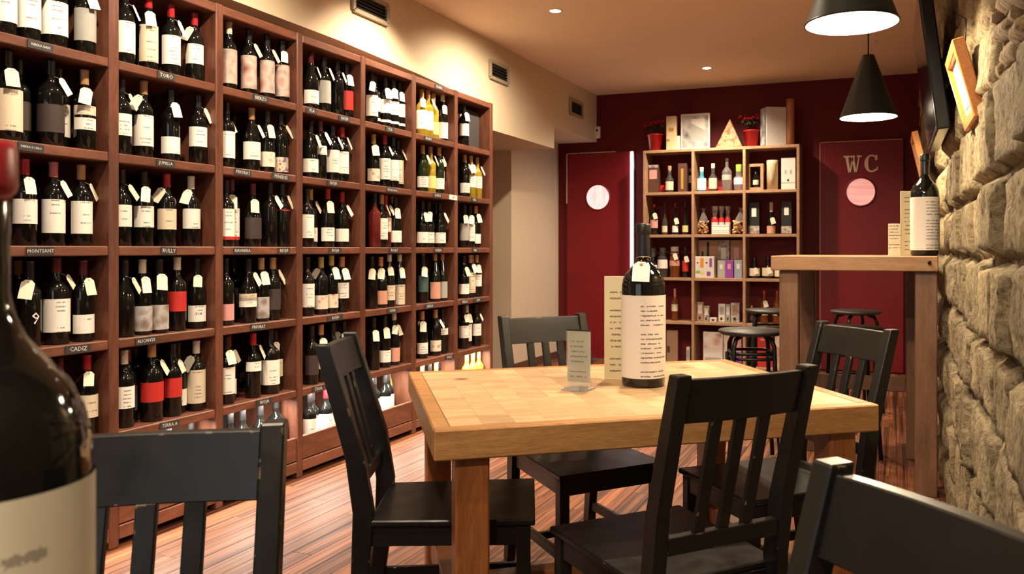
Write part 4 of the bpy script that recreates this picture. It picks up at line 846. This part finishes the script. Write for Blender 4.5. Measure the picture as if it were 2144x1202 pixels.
# first row
bbox('gift_box', 1360, 1381, 346, 1, 'box_brown', 'dark carton with pink label, top left compartment', decos=((.08, .5, .85, .82, 'paper_pink'), (.0, .9, 1, 1, 'art_stone')))
sbottle(1402, 1, 348, 18, 'glass_grey', 'cork_brown', 'paper_cream', 'small stout bottle with cork and cream label, top left compartment', 's', labz=(.1, .42), neck=.42)
bbox('gift_box', 1421, 1440, 343, 1, 'box_brown', 'dark brown carton with gold lettering, top left compartment', decos=((.35, .12, .62, .82, 'gold'),))
sbottle(1445, 1, 352, 7, 'glass_dark', 'cap_w', 'paper_white', 'thin dark bottle at the edge of top left compartment', labz=(.4, .7), dy=.2)
sbottle(1467, 1, 351, 20, 'glass_blue', 'cap_w', 'paper_white', 'pale blue bottle with white label, top middle compartment', 's', labz=(.08, .55), neck=.4)
sbottle(1493, 1, 343, 18, 'glass_grey', 'cap_w', 'paper_cream', 'round-shouldered bottle with pale stopper, top middle compartment', 's', labz=(.1, .48), neck=.42)
sbottle(1522, 1, 332, 21, 'glass_clear', 'glass_clear', 'paper_grey', 'tall clear glass spirit bottle, top middle compartment', 'b', labz=(.34, .5))
sbottle(1547, 1, 345, 20, 'glass_clear', 'green_print', 'paper_white', 'square clear bottle with bright green cap, top middle compartment', 's', labz=(.25, .5), neck=.6, capl=.26)
o = stand('wooden_display', 1581, 1, 'pale wooden frame box holding a small jar, top right compartment', 'box', .12); w_ = mpx(34, 1581); clampx(o, w_/2, 1581); ht = zat(344, o.location.x, o.location.y)-o.location.z; q = .03
for a_, c_ in (((-w_/2, -.05, 0), (-w_/2+q, .05, ht)), ((w_/2-q, -.05, 0), (w_/2, .05, ht)), ((-w_/2+q, -.05, ht-q), (w_/2-q, .05, ht)), ((-w_/2+q, -.05, 0), (w_/2-q, .05, q))): MB().box(a_, c_).build('frame_side', 'shelf_oak', o, .002)
MB().lathe([(0, q+.001), (.028, q+.001), (.03, ht*.5), (.02, ht*.6), (.018, ht*.78), (0, ht*.78)], 16).build('jar', 'glass_dark', o); MB().lathe([(.0305, q+.03), (.0305, ht*.4)], 10, 0, -PI/2-1.2, -PI/2+1.2).build('label', 'paper_cream', o)
o = stand('gift_tube', 1617, 1, 'cream cylinder carton, top right compartment', 'tube', .12); R_ = mpx(11.5, 1617); ht = zat(336, o.location.x, o.location.y)-o.location.z; MB().lathe([(0, 0), (R_, 0), (R_, ht*.86)], 20).build('tube', 'box_cream', o); MB().lathe([(R_+.001, ht*.86), (R_+.001, ht), (0, ht)], 20).build('lid', 'box_cream', o); MB().lathe([(R_+.0006, ht*.35), (R_+.0006, ht*.78)], 8, 0, -PI/2-.25, -PI/2+.05).build('lettering', 'paper_grey', o)
bbox('gift_box', 1637, 1666, 331, 1, 'box_white', 'white carton with small emblem, top right compartment', decos=((.42, .27, .55, .33, 'vent_dark'), (.25, .5, .36, .62, 'paper_grey'), (.62, .5, .73, .62, 'paper_grey'), (0, .21, 1, .23, 'paper_grey')))
bbox('low_red_box', 1478, 1520, 392, 1, 'pot_red', 'low red box lying behind the middle bottles, top shelf', 'box', .05, .22)
bbox('low_red_box', 1382, 1393, 388, 1, 'pot_red', 'small red box behind the corked bottle, top left compartment', 'box', .05, .22)
# second row
sbottle(1370, 2, 427, 17, 'glass_dark', 'cap_r', 'paper_pink', 'small bottle with red wax cap and pink label, second shelf left', 'b', labz=(.22, .48), tagg=True, capl=.12)
sbottle(1392, 2, 425, 12, 'glass_grey', 'cap_k', 'paper_cream', 'slim dark bottle with very thin neck, second shelf left', 'c', labz=(.08, .28), neck=.35)
sbottle(1414, 2, 425, 13, 'glass_dark', 'cap_d', 'paper_white', 'slim dark bottle with hanging tag, second shelf left', 'c', labz=(.08, .28), neck=.4, tagg=True)
sbottle(1435, 2, 423, 13, 'glass_dark', 'cap_k', 'paper_yellow', 'slim bottle with yellowish label, second shelf left', 'c', labz=(.08, .28), neck=.4)
def cookie_bag(x, lean, label):
    o = stand('cookie_bag', x, 2, label, 'bag', .12, 'clear bags of biscuits'); r = random.Random(int(x)); w_ = mpx(13, x); clampx(o, w_*.72+.022, x)
    n = 14; b = MB(); b.lathe([(w_*.85, .125), (w_*.6, .17), (w_*.3, .21), (w_*.2, .24), (w_*.45, .27)], 10); o2 = b.build('clear_wrap', 'glass_clear', o); o2.rotation_euler = (0, lean, 0)
    for k in range(30):
        a = r.uniform(0, 2*PI); rr = w_*.72*math.sqrt(r.random()); z = .022+.0115*(k % 10); mx = Matrix.Translation((rr*math.cos(a), rr*math.sin(a), z)) @ Matrix.Rotation(r.uniform(-.9, .9), 4, 'X') @ Matrix.Rotation(r.uniform(-.9, .9), 4, 'Y')
        MB().lathe([(0, -.006), (.018, -.005), (.021, 0), (.018, .006), (0, .007)], 8, mx=mx).build('biscuit', 'cookies', o)
cookie_bag(1469, .0, 'clear bag of biscuits at left of the middle compartment'); cookie_bag(1545, .12, 'clear bag of biscuits leaning at right of the middle compartment')
for k, (x, lb) in enumerate(((1497, 'left'), (1511, 'middle'), (1524, 'right'))):
    o = stand('snack_pouch', x, 2, '%s small pouch with red band behind the white card' % lb, 'pouch', .16, 'pouches behind the white card'); ht = zat(432, o.location.x, o.location.y)-o.location.z; w_ = mpx(6 if k else 7.5, x)
    MB().lathe([(0, 0), (w_, 0), (w_, ht*.46), (w_*.8, ht*.56)], 14).build('pouch_body', 'box_white', o); MB().lathe([(w_+.001, ht*.44), (w_+.001, ht*.56), (w_*.85, ht*.6)], 14).build('red_band', 'box_red', o); MB().lathe([(w_*.85, ht*.6), (w_*.6, ht*.68), (w_*1.1, ht)], 8).build('frilled_top', 'foil_bag', o)
bbox('sign_card', 1490, 1527, 471, 2, 'paper_white', 'blank white card in front of the snack pouches', 'card', .012, .06)
bbox('gift_box', 1569, 1591, 424, 2, 'box_black', 'black carton with white oval seal, left of pink labelled bottle', decos=((.28, .55, .72, .82, 'paper_white'), (.0, .02, 1, .26, 'foil_bag')))
sbottle(1615, 2, 424, 18, 'glass_dark', 'cap_w', 'paper_salmon', 'bottle with pink label and cream tag between two black cartons', 'c', labz=(.02, .26), neck=.4, tagg=True, capl=.3)
bbox('gift_box', 1637, 1658, 422, 2, 'box_black', 'black carton with white seal, right of pink labelled bottle', decos=((.28, .58, .72, .82, 'paper_white'), (.0, .02, 1, .24, 'foil_bag')))
# third row
sbottle(1367, 3, 520, 18, 'glass_dark', 'glass_clear', 'paper_white', 'leftmost squat bottle on third shelf, partly behind table bottle', 's', neck=.6, capl=.3)
sbottle(1388, 3, 519, 22, 'glass_grey', 'glass_clear', 'paper_white', 'square dark bottle with clear stopper on third shelf', 'l', neck=.62, capl=.28, labz=(.3, .6))
sbottle(1413, 3, 517, 22, 'glass_amber', 'cap_w', 'paper_salmon', 'amber bottle with broad pale stopper on third shelf', 'l', neck=.75, capl=.24, labz=(.38, .55), tagg=True)
sbottle(1435, 3, 517, 14, 'glass_dark', 'cap_k', 'paper_red', 'slim bottle with red label and white tag on third shelf', 'b', neck=.4, labz=(.2, .55), tagg=True)
bbox('gadget_box', 1455, 1495, 537, 3, 'box_white', 'white carton printed with orange and purple shapes', decos=((.28, .5, .46, .92, 'orange_print'), (.76, .52, .9, .92, 'purple_print'), (.04, .22, .28, .34, 'green_print'), (.3, .18, .5, .28, 'paper_yellow'), (.62, .1, .82, .3, 'purple_print'), (.1, .68, .18, .74, 'vent_dark'), (.56, .68, .66, .74, 'vent_dark')), dy=.08, dp=.1)
bbox('gadget_box', 1461, 1502, 503, 3, 'kraft', 'greyish carton with bottle picture behind the printed white carton', decos=((.45, .4, .58, .95, 'vent_dark'), (.18, .5, .28, .7, 'vent_dark'), (.8, .3, .95, .9, 'copper')), dy=.2, dp=.06)
for x0, x1, m_, yt, lb, dy in ((1503, 1519, 'paper_grey', 546, 'front grey', .09), (1519, 1536, 'purple_print', 545, 'front pink-purple', .09), (1538, 1554, 'paper_blue', 545, 'front blue', .09), (1503, 1528, 'foil_bag', 503, 'rear silvery', .2), (1530, 1555, 'kraft', 503, 'rear brownish', .2)):
    bbox('tube_pack', x0, x1, yt, 3, m_, '%s blister pack beside the printed white carton' % lb, 'pack', .04, dy, ((.3, .5, .7, .8, 'paper_pink' if 'pink' in lb or 'brown' in lb else 'box_white'),), group='blister packs on third shelf')
for x, lb, yt in ((1580, 'leftmost', 540), (1608, 'middle', 538), (1634, 'rightmost', 545)): sbottle(x, 3, yt, 24, 'glass_dark', 'cap_k', 'paper_cream', '%s of three dark flasks with round tags on third shelf' % lb, 'c', neck=.35, labz=(.12, .5), tagg=True)
# fourth row
sbottle(1413, 4, 605, 14, 'glass_amber', 'cap_s', 'paper_cream', 'lone amber spirit bottle with tan neck on fourth shelf', 'b', neck=.34, labz=(.3, .52), capl=.3)
for x0, x1, yt, m_, dec, lb in ((1457, 1471, 632, 'kraft', 'box_white', 'brown'), (1474, 1486, 640, 'foil_bag', 'box_white', 'silvery'), (1505, 1519, 636, 'box_white', 'paper_grey', 'white'), (1520, 1530, 637, 'paper_grey', 'box_white', 'grey'), (1531, 1549, 634, 'foil_bag', 'kraft', 'clear')): bbox('snack_bag', x0, x1, yt, 4, m_, 'small %s packet standing in the fourth shelf middle' % lb, 'packet', .05, .13, ((.2, .4, .8, .85, dec), (.3, .1, .6, .25, 'vent_dark')), group='small packets on fourth shelf')
bbox('coffee_mug_box', 1487, 1501, 665, 4, 'box_white', 'tiny white cube box with a dark print', 'box', .06, .07, ((.3, .3, .7, .7, 'vent_dark'),))
for x, lb in ((1600, 'left'), (1627, 'right')): sbottle(x, 4, 609, 17, 'glass_amber', 'cap_r', 'paper_yellow', '%s bottle with red wax cap and yellow label behind stool' % lb, 'b', neck=.36, labz=(.25, .42), capl=.12, tagg=(lb == 'left'))
sbottle(1574, 4, 640, 12, 'glass_dark', 'gold', 'paper_dark', 'small dark bottle with gold cap behind the stool', 'b', capl=.2)
# bottom row
bbox('flat_carton', 1396, 1420, 691, 5, 'kraft', 'brown card picture leaning in the bottom left compartment', 'carton', .03, .12, ((.05, .3, .3, .5, 'box_brown'),))
bbox('small_carton', 1438, 1445, 726, 5, 'box_white', 'narrow white carton in the bottom left compartment', 'carton', .05, .12, ((.2, .2, .8, .8, 'paper_grey'),))
bbox('picture_carton', 1473, 1514, 695, 5, 'box_white', 'white carton with a sunset picture in bottom middle compartment', 'carton', .05, .10, ((.05, .5, .95, .96, 'art_sunset'), (.1, .1, .9, .22, 'paper_grey')))
bbox('picture_carton', 1516, 1532, 693, 5, 'art_sunset', 'narrow carton with dark image in bottom middle compartment', 'carton', .05, .14, ((.2, .1, .8, .4, 'vent_dark'),)); bbox('picture_carton', 1534, 1553, 697, 5, 'paper_pink', 'pinkish violet carton in bottom middle compartment', 'carton', .05, .14, ((.1, .05, .9, .3, 'purple_print'),))
sbottle(1575, 5, 690, 22, 'glass_dark', 'cap_k', 'paper_dark', 'big dark bottle in the bottom right compartment behind stool', 'l')
bbox('gift_bag', 1587, 1619, 694, 5, 'box_red', 'bright red carton in the bottom right compartment', 'carton', .08, .12, ((.05, .35, .95, .38, 'paper_pink'), (.2, .75, .8, .8, 'paper_pink')))
bbox('picture_carton', 1623, 1641, 697, 5, 'art_sunset', 'pale carton with a face-like print, bottom right compartment', 'carton', .05, .13, ((.25, .3, .75, .6, 'paper_salmon'),))
